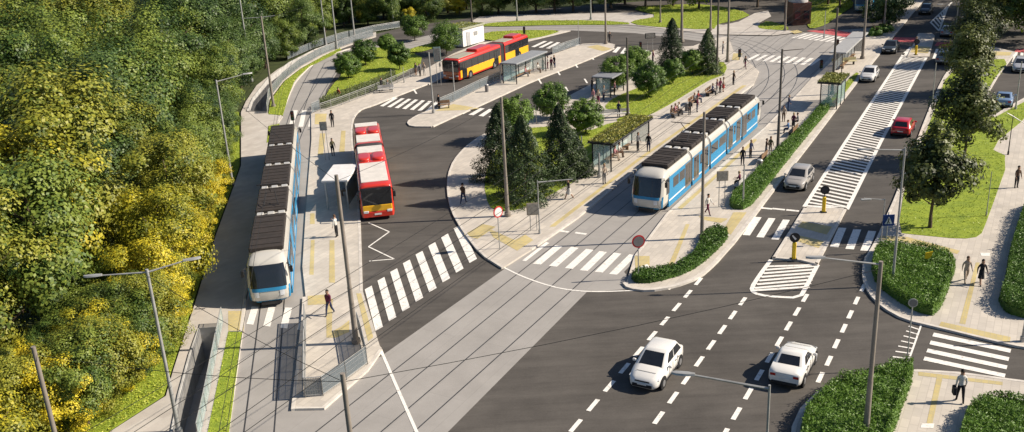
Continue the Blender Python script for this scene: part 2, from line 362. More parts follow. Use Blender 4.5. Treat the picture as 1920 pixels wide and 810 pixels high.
# grass areas
GA = {}
def lawn(name, pix, z=KZ+0.02, it=1):
    pts = P(pix, z)
    if it: pts = smooth_poly(pts, it)
    slab(name, pts, z, GRASS, thick=0.06); GA[name] = (pts, z)
lawn('verge', [(428, 622), (454, 622), (427, 826), (386, 826), (412, 700)], it=0)
lawn('verge_curve', [(503, 214), (530, 216), (541, 180), (553, 150), (581, 124), (630, 99), (640, 93), (637, 90), (606, 105), (566, 128), (534, 152), (508, 187)], it=0)
lawn('verge_side', [(500, 268), (520, 245), (524, 232), (504, 236)], it=0)
lawn('forest_bank', [(160, 835), (206, 806), (308, 740), (322, 693), (358, 580), (402, 440), (437, 345), (449, 310), (448, 210), (430, 210), (415, 330), (370, 440), (300, 600), (240, 690), (100, 835)], z=0.06, it=0)
lawn('terminus_lawn', [(602, 200), (618, 165), (643, 138), (640, 118), (670, 95), (700, 88), (760, 92), (800, 112), (745, 143), (700, 166), (645, 184), (612, 196)])
lawn('terminus_strip', [(770, 90), (835, 75), (832, 82), (790, 97), (765, 98)])
lawn('street_strip', [(905, 44), (985, 38), (1120, 38), (1180, 42), (1180, 46), (1050, 46), (905, 50)], z=0.1)
lawn('street_triangle', [(905, 60), (985, 56), (1056, 57), (1020, 68), (985, 74), (905, 76)], z=KZ+0.02)
lawn('conifer_lawn', [(907, 345), (915, 310), (930, 280), (960, 257), (990, 240), (1040, 236), (1100, 247), (1150, 228), (1190, 226), (1165, 255), (1125, 285), (1100, 318), (1085, 335), (1030, 366), (975, 392), (935, 397), (915, 385)])
lawn('platform_lawn', [(1130, 203), (1150, 183), (1195, 165), (1250, 140), (1330, 118), (1355, 115), (1364, 125), (1357, 140), (1330, 150), (1305, 165), (1240, 205), (1185, 230), (1150, 226), (1178, 214), (1160, 207)])
lawn('tree_lawn', [(1777, 135), (1838, 112), (1896, 110), (1855, 158), (1838, 206), (1860, 223), (1887, 208), (1930, 186), (1930, 216), (1854, 277), (1893, 295), (1850, 415), (1838, 443), (1803, 448), (1720, 440), (1683, 436), (1697, 345), (1750, 213)])
lawn('park_lawn', [(1178, 14), (1260, 8), (1330, 8), (1412, 25), (1380, 38), (1345, 44), (1338, 56), (1200, 48), (1178, 40), (1240, 30)], z=0.12)
lawn('kiosk_lawn', [(1512, -12), (1585, -8), (1605, 8), (1570, 30), (1548, 46), (1520, 54), (1513, 46)], z=0.12)
lawn('kiosk_triangle', [(1420, 48), (1440, 38), (1478, 50), (1478, 57), (1425, 54)], z=KZ+0.02)
lawn('avenue_strip', [(1553, 192), (1562, 180), (1604, 135), (1612, 138), (1562, 202)])

# tram rails
def rails(name, c, w_=1.5):
    mb = MB()
    for s in (-w_/2, w_/2):
        out = []
        for i, p in enumerate(c):
            d = (c[min(i+1, len(c)-1)]-c[max(i-1, 0)]).normalized(); out.append(p+Vector((-d.y, d.x, 0))*s)
        strip('', out, 0.075, 0.016, RAIL, mb=mb)
    tag(mb.build(name, RAIL), kind='structure')
T1, T2 = -28.75, -25.75
rails('tram_rails', [W(10, T1), W(200, T1)]); rails('tram_rails', [W(10, T2), W(200, T2)])
bezier = lambda a, b, c, n=16: [a*(1-t)**2+b*2*t*(1-t)+c*t*t for t in [i/n for i in range(n+1)]]
rails('tram_rails', bezier(W(103, T1), W(118, T1), G(1395, 88)) + bezier(G(1395, 88), G(1350, 70), G(1150, 52))[1:] + [G(905, 52)])
rails('tram_rails', bezier(W(103, T2), W(124, T2), G(1415, 82)) + bezier(G(1415, 82), G(1360, 62), G(1150, 48))[1:] + [G(905, 48)])
LD = Vector((-0.170, 0.9855, 0)); LC = Vector((-15.95, 57.3, 0))
la = LC - LD*32; lb = LC + LD*36
rails('tram_rails', [la, lb] + bezier(lb, lb+LD*20, G(600, 118))[1:] + [G(660, 92), G(745, 80), G(900, 56)])
rails('tram_rails', [lb] + bezier(lb, lb+LD*16+Vector((1, 0, 0)), G(622, 132))[1:] + [G(690, 98), G(755, 86), G(905, 61)])

# ---- road markings
ZM = 0.02
def dash(p, d, L=1.2, wd=0.24):
    d = d.normalized(); s = Vector((-d.y, d.x, 0))*wd/2; e = d*L/2
    return [p-e-s, p+e-s, p+e+s, p-e+s]
qs = []
for n_, t0, t1 in ((-18.0, 36.3, 56.5), (-14.58, 34.5, 54.6), (-11.25, 32.3, 55.0)):
    t = t0
    while t < t1: qs.append(dash(W(t, n_), DT)); t += 2.06
for p in ((1538, 708), (1554, 677), (1568, 645), (1582, 616), (1594, 590), (1606, 564), (1618, 540)): qs.append(dash(G(*p), DT, 1.15))
for p in ((1436, 391), (1460, 392.5), (1486, 395)): qs.append(dash(G(*p), DN+DT*0.06, 0.95, 0.32))
for p in ((1056, 434), (1089, 438), (1245, 540)): qs.append(dash(G(*p), DN, 0.9, 0.3))
quads('lane_dashes', qs, ZM)
def par(a, b, wx):   # stripe from bottom-left a to top-left b with pixel width wx
    return [G(*a), G(a[0]+wx, a[1]+wx*0.06), G(b[0]+wx*0.93, b[1]+wx*0.06), G(*b)]
qs = []
for i in range(8):
    tx, ty = 684+23.8*i, 543-16.3*i; bx, by = 704+25.2*i, 621-18.2*i
    if i == 7: pass
    qs.append([G(tx, ty), G(tx+13, ty-7), G(bx+14, by-8), G(bx, by)])
quads('crosswalk', qs, ZM)
quads('crosswalk', [[G(979, 489), G(986, 490), G(1030, 456), G(1024, 454)]] + [[G(bx, by), G(bx+15, by+1.5), G(tx+14, ty+2), G(tx, ty)] for bx, by, tx, ty in ((999, 495, 1041, 460), (1029, 499, 1071, 463), (1059, 503, 1099, 467), (1087, 507, 1124, 471), (1115, 510, 1151, 474), (1142, 514, 1180, 477))], ZM)
quads('crosswalk', [par((1392, 441), (1415, 407), 14), par((1418, 445), (1441, 409), 14), par((1446, 449), (1468, 412), 14)], ZM)
quads('crosswalk', [par((1556, 463), (1572, 427), 16), par((1585, 467), (1600, 430), 16), par((1613, 470), (1628, 433), 16)], ZM)
quads('crosswalk', [[G(1751-5.7*i, 624+15*i), G(1896-3.5*i, 655+15.5*i), G(1894-3.5*i, 662+15.5*i), G(1748-5.7*i, 631+15*i)] for i in range(4)], ZM)
def zebra(a0, a1, b0, b1, n, frac=0.5):   # a0->a1 near ends, b0->b1 far ends
    q = []
    A0, A1, B0, B1 = G(*a0), G(*a1), G(*b0), G(*b1)
    for i in range(n):
        u, v = i/n, (i+frac)/n
        q.append([A0.lerp(A1, u), A0.lerp(A1, v), B0.lerp(B1, v), B0.lerp(B1, u)])
    return q
quads('crosswalk', zebra((712, 199), (812, 211), (740, 183), (830, 192), 7), ZM)
quads('crosswalk', zebra((860, 213), (935, 222), (885, 201), (950, 208), 4), ZM)
quads('crosswalk', zebra((996, 88), (1080, 96), (1020, 77), (1095, 84), 6), ZM)
quads('crosswalk', zebra((1148, 98), (1225, 110), (1158, 88), (1225, 96), 5), ZM)
quads('crosswalk', zebra((1400, 112), (1530, 124), (1420, 102), (1548, 111), 9), ZM)
quads('crosswalk', zebra((1484, 71), (1600, 84), (1510, 63), (1628, 74), 11), ZM)
quads('crosswalk', zebra((462, 608), (590, 622), (472, 575), (598, 579), 4, .42), ZM)
quads('crosswalk', zebra((541, 238), (596, 238), (550, 207), (600, 207), 3), ZM)
quads('crosswalk', zebra((1690, 103), (1704, 104), (1706, 88), (1719, 88), 1, 0.8), ZM)
quads('crosswalk', zebra((1748, 110), (1780, 110), (1755, 92), (1784, 92), 3), ZM)
quads('crosswalk', zebra((1896, 120), (1925, 118), (1903, 98), (1925, 96), 2), ZM)
quads('cycle_crossing', [P([(1512, 58), (1560, 55), (1622, 66), (1612, 74)]), P([(1672, 78), (1716, 80), (1724, 71), (1678, 70)]), P([(1752, 86), (1785, 90), (1787, 80), (1757, 79)]), P([(1902, 97), (1925, 100), (1925, 93), (1906, 92)])], ZM, REDP)
mb = MB()
for a, b in zip([(691, 418), (730, 435), (691, 463), (739, 486)], [(730, 435), (691, 463), (739, 486), (692, 490)]): strip('', [G(*a), G(*b)], 0.12, ZM, WHITE, mb=mb)
strip('', [G(712, 652), G(745, 728), G(782, 812), G(800, 850)], 0.17, ZM+0.002, WHITE, mb=mb)
strip('', smooth_poly(P([(945, 502), (975, 517), (1015, 532), (1057, 543), (1110, 548), (1190, 545)]), 2, False), 0.14, ZM+0.002, WHITE, mb=mb)
for x, y in ((1012, 153), (1047, 137), (1080, 123), (1110, 108), (1098, 152), (1062, 167), (778, 172)): strip('', [G(x-2, y-4), G(x+3, y+4)], 0.22, ZM, WHITE, mb=mb)
# hatched medians
strip('', [G(1508, 388), G(1583, 270), G(1695, 100)], 0.3, ZM, WHITE, mb=mb); strip('', [G(1588, 393), G(1653, 263), G(1739, 104)], 0.3, ZM, WHITE, mb=mb)
strip('', smooth_poly(P([(1446, 487), (1425, 515), (1409, 540), (1413, 550), (1440, 556), (1500, 559), (1513, 535), (1533, 497)]), 1, False), 0.28, ZM, WHITE, mb=mb)
A0, A1, B0, B1 = G(1510, 386), G(1695, 100), G(1588, 391), G(1739, 104)
L_ = (A1-A0).length; k = 0
while k*0.85 < L_:
    u = k*0.85/L_; v = min(1, max(0, u-0.022))
    strip('', [A0.lerp(A1, u), B0.lerp(B1, v)], 0.34, ZM-0.003, WHITE, mb=mb); k += 1
A0, A1, B0, B1 = G(1412, 545), G(1446, 488), G(1512, 553), G(1533, 497)
for k in range(1, 9):
    u = k/8.5; a = A0.lerp(A1, max(0, u-0.16)); b = B0.lerp(B1, min(1, u+0.14)); strip('', [a, b], 0.27, ZM-0.003, WHITE, mb=mb)
# far hatch triangle and the give-way ladder
strip('', [G(1745, 42), G(1785, 4)], 0.25, ZM, WHITE, mb=mb); strip('', [G(1761, 58), G(1778, 10)], 0.25, ZM, WHITE, mb=mb)
for k in range(9):
    u = k/9; strip('', [G(1745, 42).lerp(G(1785, 4), u), G(1761, 58).lerp(G(1778, 10), u)], 0.3, ZM-0.003, WHITE, mb=mb)
strip('', [G(1730, 602), G(1698, 692)], 0.1, ZM, WHITE, mb=mb)
for k in range(11):
    u = k/10; a = G(1713, 594).lerp(G(1663, 690), u); b = G(1730, 602).lerp(G(1698, 692), u); strip('', [a, b], 0.13, ZM-0.003, WHITE, mb=mb)
for a, b in (((1662, 595), (1690, 0)),): pass
tag(mb.build('road_lines', WHITE), kind='structure')
# yellow tactile paving
ZY = KZ+0.006
YP = [[(428, 583), (458, 583), (457, 620), (428, 620)], [(583, 450), (590, 450), (588, 515), (580, 515)], [(618, 450), (627, 450), (628, 530), (617, 530)], [(582, 400), (590, 400), (590, 420), (581, 420)],
      [(577, 555), (612, 552), (612, 570), (577, 572)], [(612, 560), (624, 560), (622, 622), (640, 612), (655, 600), (655, 622), (630, 633), (612, 633)], [(668, 550), (677, 550), (700, 632), (690, 640)],
      [(591, 213), (613, 213), (610, 233), (590, 233)], [(600, 250), (610, 250), (606, 290), (596, 290)], [(640, 245), (648, 245), (646, 285), (636, 285)],
      [(1765, 603), (1895, 632), (1893, 643), (1760, 612)], [(1830, 492), (1837, 492), (1810, 608), (1799, 606)], [(1722, 697), (1880, 716), (1880, 722), (1722, 704)], [(1757, 705), (1768, 706), (1748, 795), (1737, 795)],
      [(1190, 480), (1218, 480), (1218, 510), (1192, 510)], [(1286, 420), (1293, 420), (1262, 500), (1252, 500)], [(1270, 390), (1278, 392), (1330, 345), (1420, 262), (1414, 260), (1322, 345)],
      [(1375, 398), (1400, 398), (1370, 440), (1356, 432)], [(1310, 405), (1365, 410), (1352, 418), (1318, 412)], [(925, 445), (970, 470), (1000, 450), (985, 440), (965, 450), (915, 428)], [(870, 440), (905, 420), (930, 425), (895, 448)],
      [(1030, 425), (1040, 425), (1200, 300), (1400, 160), (1392, 160), (1192, 300)], [(1505, 415), (1560, 425), (1550, 440), (1495, 425)], [(1545, 452), (1500, 442), (1494, 452), (1535, 465)],
      [(1707, 98), (1740, 100), (1745, 88), (1713, 86)], [(1840, 95), (1898, 98), (1893, 104), (1838, 104)], [(1650, 442), (1700, 444), (1800, 470), (1795, 476), (1690, 452), (1648, 450)],
      [(1150, 92), (1130, 96), (1100, 88), (1120, 84)], [(815, 208), (850, 195), (900, 203), (880, 206)], [(1375, 100), (1392, 100), (1385, 113), (1372, 113)], [(1490, 63), (1505, 60), (1495, 56), (1480, 59)]]
for i_, q in enumerate(YP): quads('tactile_paving', [P(q, ZY)], ZY+0.0007*(i_ % 5), MC['yellow_paving'])
quads('access_slabs', [P(q, ZY) for q in ([(1198, 501), (1213, 495), (1219, 500), (1205, 508)], [(1728, 794), (1752, 794), (1750, 803), (1726, 802)], [(1838, 474), (1856, 474), (1856, 480), (1840, 480)])], ZY+0.005, WHITE)
quads('parking_bay', [P([(1860, 200), (1878, 187), (1900, 185), (1888, 200)])], ZM, mat('blue_bay_paint', (0.22, 0.33, 0.5), 0.8))
# ------------------------------------------------------------------ foliage helpers
def leaves(centers, normals, size, name, m, parent=None, aspect=0.7, tone=None, extra=None, jit=0.35):
    """many small leaf faces; centres (n,3), normals (n,3)"""
    n = len(centers); c = np.asarray(centers); nr = np.asarray(normals, float)
    nr = nr + rng.normal(0, jit, nr.shape); nr /= np.linalg.norm(nr, axis=1)[:, None]+1e-9
    ref = rng.normal(0, 1, nr.shape); a = np.cross(nr, ref); a /= np.linalg.norm(a, axis=1)[:, None]+1e-9
    b = np.cross(nr, a); sz = (size*rng.uniform(0.6, 1.35, n))[:, None]
    a = a*sz*0.5; b = b*sz*0.5*aspect
    v = np.stack([c-a, c-b*1.0, c+a, c+b], 1).reshape(-1, 3)
    f = np.arange(4*n).reshape(-1, 4)
    me = bpy.data.meshes.new(name); ev, ef = ([], []) if extra is None else extra
    me.from_pydata(v.tolist()+[tuple(x) for x in ev], [], f.tolist()+[tuple(4*n+i for i in q) for q in ef])
    me.materials.append(m)
    t = rng.uniform(0, 1, n) if tone is None else tone
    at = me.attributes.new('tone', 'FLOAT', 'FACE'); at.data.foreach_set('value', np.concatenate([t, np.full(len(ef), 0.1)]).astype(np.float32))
    o = bpy.data.objects.new(name, me); C.objects.link(o)
    if parent: o.parent = parent
    return o
def trunk(h, r, limbs, rad, z0, parent, seedv=0, name='trunk'):
    rr = random.Random(seedv); mb = MB(); n = 6; pts = [Vector((0, 0, -0.3))]
    for i in range(1, n+1): pts.append(Vector((rr.uniform(-.06, .06)*h/4, rr.uniform(-.06, .06)*h/4, h*i/n)))
    rs = [r*1.35]+[r*(1-0.8*i/n) for i in range(1, n+1)]
    for i in range(n): mb.tube(pts[i], pts[i+1], rs[i], rs[i+1], 8)
    for k in range(limbs):
        z = z0+(h-z0)*(k/limbs)*0.8; a = rr.uniform(0, 6.28); l = rad*rr.uniform(.5, .85)
        p = Vector((0, 0, z)); q = p+Vector((math.cos(a)*l*.5, math.sin(a)*l*.5, l*.35)); e = q+Vector((math.cos(a+.3)*l*.45, math.sin(a+.3)*l*.45, l*.35))
        mb.tube(p, q, r*.4, r*.25, 5); mb.tube(q, e, r*.25, r*.06, 5)
    return mb.build(name, BARK, parent, True)
def crown(rad, z0, z1, clumps, per, leaf, m, parent, seedv, name='crown', fill=0.55, lob=0.3, taper=None, cr=0.30):
    """leaf clumps through an uneven crown volume"""
    g = np.random.default_rng(seedv); cs = []; zc = (z0+z1)/2; hz = (z1-z0)/2
    ph = g.uniform(0, 6.28, 4)
    while len(cs) < clumps:
        d = g.normal(0, 1, 3); d /= np.linalg.norm(d); th = math.atan2(d[1], d[0])
        k = 1+lob*(math.sin(3*th+ph[0]+2*d[2])*.5+math.sin(5*th+ph[1]-3*d[2])*.4+math.sin(2*th+ph[2])*.4)
        rr_ = k*(g.uniform(fill, 1.0) if g.random() > .25 else g.uniform(.2, fill))
        p = np.array([d[0]*rad*rr_, d[1]*rad*rr_, zc+d[2]*hz*min(1.1, rr_)])
        if taper:
            f = taper((p[2]-z0)/(z1-z0)); p[0] *= f; p[1] *= f
        cs.append(p)
    cs = np.array(cs); R_ = g.uniform(.65, 1.25, clumps)*rad*(0.30 if per < 400 else .37)
    tonec = g.uniform(-0.25, 0.35, clumps)
    d = g.normal(0, 1, (clumps, per, 3)); d /= np.linalg.norm(d, axis=2)[:, :, None]
    rad_ = R_[:, None, None]*g.uniform(.45, 1.05, (clumps, per, 1))
    off = d*rad_; off[:, :, 2] *= 0.72
    pts = (cs[:, None, :]+off).reshape(-1, 3)
    up = np.array([0.0, 0, 0.35]); tr_ = cs-np.array([0, 0, zc-hz*.3]); tr_ /= np.linalg.norm(tr_, axis=1)[:, None]+1e-6
    nr = (d*1.0+tr_[:, None, :]*.75+up).reshape(-1, 3)
    tone = np.clip((tonec[:, None]+g.uniform(0.1, .9, (clumps, per))), 0, 1).reshape(-1)
    return leaves(pts, nr, leaf, name, m, parent, tone=tone, jit=.34)
F_GREEN = leafmat('forest_leaves', (0.016, 0.036, 0.008), (0.062, 0.112, 0.020), (0.20, 0.25, 0.04))
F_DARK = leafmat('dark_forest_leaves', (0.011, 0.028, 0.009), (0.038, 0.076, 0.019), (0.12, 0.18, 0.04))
F_OLIVE = leafmat('olive_leaves', (0.020, 0.040, 0.008), (0.082, 0.122, 0.018), (0.28, 0.28, 0.035))
F_YELL = leafmat('autumn_leaves', (0.06, 0.09, 0.01), (0.28, 0.27, 0.02), (0.70, 0.56, 0.03))
F_CONI = leafmat('conifer_needles', (0.009, 0.020, 0.007), (0.028, 0.052, 0.016), (0.08, 0.12, 0.035), trans=0.08)
F_ROUND = leafmat('round_tree_leaves', (0.02, 0.045, 0.008), (0.06, 0.12, 0.015), (0.13, 0.21, 0.03))
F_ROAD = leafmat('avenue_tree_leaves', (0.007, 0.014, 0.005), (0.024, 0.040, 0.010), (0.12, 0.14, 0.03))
F_HEDGE = leafmat('hedge_leaves', (0.03, 0.07, 0.010), (0.075, 0.155, 0.02), (0.125, 0.225, 0.03), scale=1.5)
F_BLADE = leafmat('grass_blades', (0.20, 0.26, 0.024), (0.33, 0.39, 0.04), (0.48, 0.49, 0.07), scale=0.9)
F_ROOF = leafmat('roof_plants', (0.11, 0.13, 0.03), (0.21, 0.23, 0.04), (0.33, 0.30, 0.06), scale=1.5)

def make_tree(name, label, cat, m, h, rad, z0, clumps, per, leaf, sd, tr=0.2, lob=.3, taper=None, fill=.55):
    t = thing(name, label, cat)
    trunk(h*0.85, tr, 7, rad, max(z0, .8), t, sd); crown(rad, z0, h, clumps, per, leaf, m, t, sd, lob=lob, taper=taper, fill=fill); return t
def put(t, p, rz=0, s=1):
    t.location = (p.x, p.y, 0.0); t.rotation_euler = (0, 0, rz); t.scale = (s, s, s); return t

# ---- forest
FG = {}
PROT = []
for i, (m, k) in enumerate([(F_GREEN, 'green'), (F_OLIVE, 'olive'), (F_DARK, 'dark'), (F_YELL, 'yellow'), (F_GREEN, 'green'), (F_DARK, 'dark'), (F_OLIVE, 'olive')]):
    t = make_tree('forest_tree', 'x', 'tree', m, 10.5, 3.7, 0.6, 62, 430, 0.22, 100+i, .24, .42, fill=.72)
    PROT.append([k, t, False])
LAB = {('green', 0): 'green broadleaf tree among the dense woodland on the left', ('olive', 0): 'olive green tree with yellowing leaf tips in the woodland on the left',
       ('dark', 0): 'dark green tree in the shaded part of the woodland behind the far sunken ramp', ('yellow', 0): 'yellow autumn tree at the edge of the woodland beside the footpath',
       ('green', 1): 'green tree along the far woodland edge behind the terminus lawn', ('olive', 1): 'yellow green tree at the far woodland edge behind the terminus',
       ('dark', 1): 'dark tree at the back of the picture above the cross street', ('yellow', 1): 'small orange yellow tree at the far woodland edge by the curved track'}
def forest(kind, x, y, s, zone, sz=1):
    c = [p for p in PROT if p[0] == kind]; p = random.choice(c); rz = random.uniform(0, 6.28)
    lab = LAB[(kind, zone)]; grp = {0: 'woodland trees on the left', 1: 'trees along the far woodland edge', }[zone]+', '+kind
    if not p[2]:
        p[2] = True; t = p[1]; t['label'] = lab; t['group'] = grp; t.location = (x, y, 0); t.rotation_euler = (0, 0, rz)
    else: t = copy_thing(p[1], (x, y, 0), rz, lab, grp)
    t.scale = (s, s, s*sz); return t
edge = [Vector((-18.0, 30)), Vector((-20.9, 40)), Vector((-20.9, 44)), Vector((-19.9, 48.4)), Vector((-21.5, 58)), Vector((-23.4, 70)), Vector((-27.5, 88)), Vector((-31.4, 106)), Vector((-33.5, 122)), Vector((-33, 140)), Vector((-27, 158))]
edge = [Vector((e.x, e.y)) for e in edge]
def ex(y):
    for a, b in zip(edge, edge[1:]):
        if a.y <= y <= b.y: return a.x+(b.x-a.x)*(y-a.y)/(b.y-a.y)
    return edge[0].x if y < edge[0].y else edge[-1].x
cnt = 0
y = 37.0
while y < 152:
    off = 1.7 if y > 51 else 3.2
    for k in range(20):
        x = ex(y)-off; yy = y+random.uniform(-1.4, 1.4)
        q = proj((x, yy, 5)); qt = proj((x+3.5, yy, 9))
        if qt[0] < -40: break
        if not (q[1] < -160):
            n_ = random.random(); qq = proj((x, yy, 7))
            if 50 < y < 60 and k == 0: kind = 'yellow'
            elif y < 62 and k == 0: kind = 'yellow' if n_ < .3 else 'olive'
            elif y < 62: kind = 'olive' if n_ < .4 else ('yellow' if n_ < .47 else 'green')
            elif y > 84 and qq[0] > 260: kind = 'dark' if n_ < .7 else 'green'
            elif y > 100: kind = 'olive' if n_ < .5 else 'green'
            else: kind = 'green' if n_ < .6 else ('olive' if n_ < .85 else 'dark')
            s = random.uniform(.80, 1.25)*((0.72 if y > 51 else .8) if k == 0 else 1.1)
            if y < 50 and k == 0: s *= .72
            forest(kind, x+random.uniform(-.6, .6), yy, s, 0); cnt += 1
        off += 6.6*random.uniform(.88, 1.12)
    y += 5.7
for i, (px, py, k_) in enumerate([(150, 770, 'olive'), (90, 800, 'olive'), (185, 735, 'yellow'), (215, 705, 'olive'), (240, 680, 'green'), (262, 655, 'green'), (285, 630, 'olive'), (300, 600, 'yellow'), (318, 570, 'olive'), (332, 545, 'yellow'), (345, 515, 'olive'), (360, 480, 'yellow'), (372, 450, 'yellow'), (385, 420, 'yellow'), (398, 385, 'yellow'), (408, 350, 'green'),
        (110, 745, 'green'), (60, 770, 'yellow'), (170, 690, 'green'), (200, 660, 'olive'), (235, 610, 'green'), (270, 560, 'olive'), (415, 315, 'green'), (420, 280, 'dark'), (424, 250, 'dark'), (428, 222, 'dark'), (40, 810, 'olive'), (130, 820, 'yellow'), (165, 800, 'green'), (205, 765, 'olive'), (245, 735, 'yellow'), (272, 705, 'green'), (296, 668, 'olive'), (312, 640, 'yellow')]):
    p = G(px, py); t = forest(k_, p.x, p.y, random.uniform(.36, .5), 0); t['group'] = 'low bushes at the woodland foot, '+k_; t['category'] = 'bush'; t.name = 'woodland_bush'
    t['label'] = {'yellow': 'low lemon yellow bush at the foot of the woodland beside the footpath', 'olive': 'low olive bush at the foot of the woodland beside the footpath', 'green': 'low green bush at the foot of the woodland beside the footpath', 'dark': 'low dark green bush at the foot of the woodland near the far ramp'}[k_]
print('forest', cnt)
# far woodland edge and the dark trees above the cross street
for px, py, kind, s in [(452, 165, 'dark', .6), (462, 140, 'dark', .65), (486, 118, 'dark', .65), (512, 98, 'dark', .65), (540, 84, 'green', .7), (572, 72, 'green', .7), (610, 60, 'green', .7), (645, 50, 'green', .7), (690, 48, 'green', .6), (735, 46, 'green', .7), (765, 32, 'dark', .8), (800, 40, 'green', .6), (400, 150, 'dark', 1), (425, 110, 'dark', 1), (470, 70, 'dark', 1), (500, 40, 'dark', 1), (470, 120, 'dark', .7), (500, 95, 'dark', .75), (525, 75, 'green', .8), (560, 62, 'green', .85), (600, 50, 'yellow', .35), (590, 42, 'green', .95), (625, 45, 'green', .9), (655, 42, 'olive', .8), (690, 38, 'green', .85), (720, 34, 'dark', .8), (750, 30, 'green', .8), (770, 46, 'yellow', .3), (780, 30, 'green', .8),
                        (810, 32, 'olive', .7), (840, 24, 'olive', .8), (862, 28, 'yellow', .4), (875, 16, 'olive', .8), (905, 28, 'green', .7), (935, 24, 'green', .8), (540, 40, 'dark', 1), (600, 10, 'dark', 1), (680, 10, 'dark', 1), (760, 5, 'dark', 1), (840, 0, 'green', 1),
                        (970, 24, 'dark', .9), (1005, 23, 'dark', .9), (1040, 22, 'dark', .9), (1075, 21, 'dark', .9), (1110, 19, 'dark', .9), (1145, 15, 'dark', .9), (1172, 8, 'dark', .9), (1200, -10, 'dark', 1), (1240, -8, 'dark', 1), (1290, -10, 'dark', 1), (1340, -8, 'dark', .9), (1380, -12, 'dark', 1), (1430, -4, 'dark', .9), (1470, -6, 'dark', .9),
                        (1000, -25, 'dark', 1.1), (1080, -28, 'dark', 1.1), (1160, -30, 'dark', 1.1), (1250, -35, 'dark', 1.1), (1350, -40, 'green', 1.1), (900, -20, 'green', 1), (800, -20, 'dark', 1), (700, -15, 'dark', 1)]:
    p = G(px, py); forest(kind, p.x, p.y, s, 1, 1.0)
# ---- avenue trees on the right
def av(label, px, py, h, rad, z0, sd, m=F_ROAD, name='avenue_tree', lob=.35, clumps=90, per=120, leaf=.26, tr=.13, grp=None, rz=0):
    t = make_tree(name, label, 'tree', m, h, rad, z0, clumps, per, leaf, sd, tr, lob, taper=(lambda u: 1.12-.62*max(0, u)) if name == 'avenue_tree' else None); put(t, G(px, py, KZ)); t.location.z = KZ
    if grp: t['group'] = grp
    return t
av('dark leafy avenue tree nearest the camera, on the lawn right of the avenue', 1744, 427, 7.6, 2.8, 1.7, 301)
av('dark leafy avenue tree standing second along the right lawn, with a wide crown', 1806, 300, 8.6, 3.3, 1.6, 302)
av('leafy avenue tree third along the right lawn, its crown over the kerb', 1810, 175, 7.5, 3.2, 1.6, 303)
av('dark avenue tree beside the far red cycle crossing', 1822, 118, 7.2, 3.3, 1.2, 304)
av('dark avenue tree at the far end of the right row below the shaded side street', 1836, 78, 9, 3.8, 1.2, 305)
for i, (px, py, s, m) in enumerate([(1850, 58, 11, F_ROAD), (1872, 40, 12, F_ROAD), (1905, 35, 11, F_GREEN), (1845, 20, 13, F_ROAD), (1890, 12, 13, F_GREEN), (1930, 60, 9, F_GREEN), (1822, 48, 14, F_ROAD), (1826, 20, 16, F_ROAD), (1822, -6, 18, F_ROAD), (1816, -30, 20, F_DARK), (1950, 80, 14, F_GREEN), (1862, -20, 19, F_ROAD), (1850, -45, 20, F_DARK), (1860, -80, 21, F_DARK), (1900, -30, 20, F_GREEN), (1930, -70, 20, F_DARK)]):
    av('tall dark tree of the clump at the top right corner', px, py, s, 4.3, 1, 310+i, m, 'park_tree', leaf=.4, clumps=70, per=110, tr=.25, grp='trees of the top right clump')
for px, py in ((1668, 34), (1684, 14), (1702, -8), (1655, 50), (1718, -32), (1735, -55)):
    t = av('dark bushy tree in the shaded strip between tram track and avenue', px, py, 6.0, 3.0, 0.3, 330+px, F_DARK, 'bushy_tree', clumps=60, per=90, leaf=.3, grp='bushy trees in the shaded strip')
for px, py in ((1643, 66), (1662, 60)): 
    t = av('bright green low bush beside the avenue kerb near the far stop', px, py, 1.0, 1.5, 0.05, 340+px, F_HEDGE, 'bush', clumps=30, per=50, leaf=.25, grp='bright bushes by the far stop'); t['category'] = 'bush'
for i, (px, py) in enumerate([(1310, 16), (1262, 10), (1420, 12), (1210, 12), (1552, 8), (1596, -2), (1575, 14), (1640, -12)]):
    av('tree of the park lawn at the top, only its foot in view', px, py, 9, 3.6, 1.3, 360+i, F_GREEN, 'park_tree', leaf=.36, clumps=60, per=80, tr=.2, grp='trees of the park lawn')
# ---- small round trees
RT = [('leftmost small round tree on the terminus lawn, beside the curved track', 654, 147, 3.4, 1.55), ('small round tree on the terminus lawn, just behind the leftmost one', 686, 122, 3.5, 1.55), ('small dark round tree at the back of the terminus lawn', 728, 108, 3.2, 1.1),
      ('small round tree on the terminus lawn nearest the fence corner', 750, 130, 3.3, 1.35), ('round tree behind the terminus lawn at the cross street', 778, 75, 4.0, 1.8), ('round tree beside the white utility building', 838, 100, 4.6, 2.1),
      ('round tree standing behind the leftmost conifer of the island', 965, 262, 4.2, 1.85), ('round tree on a thin trunk behind the middle of the island, beside the bus lane', 1033, 222, 3.6, 1.65), ('round tree right of the tall conifer, behind the green roofed shelter', 1098, 250, 3.3, 1.55),
      ('round tree behind the pole at the left end of the platform lawn', 1158, 168, 3.9, 1.75), ('biggest round tree of the platform lawn, right of the pole', 1217, 182, 3.9, 1.75), ('round tree tucked behind the biggest one on the platform lawn', 1192, 158, 4.4, 1.5),
      ('small round tree in front of the tall far conifer', 1262, 156, 2.6, 1.1), ('small round tree between the two far conifers', 1298, 140, 3.0, 1.2)]
for i, (lab, px, py, h, rad) in enumerate(RT):
    t = make_tree('round_tree', lab, 'tree', F_ROUND, h+.2, rad*1.12, h-2*rad*0.95, 110, 110, 0.17, 400+i, .07, .13, fill=.75); put(t, G(px, py, KZ)); t.location.z = KZ
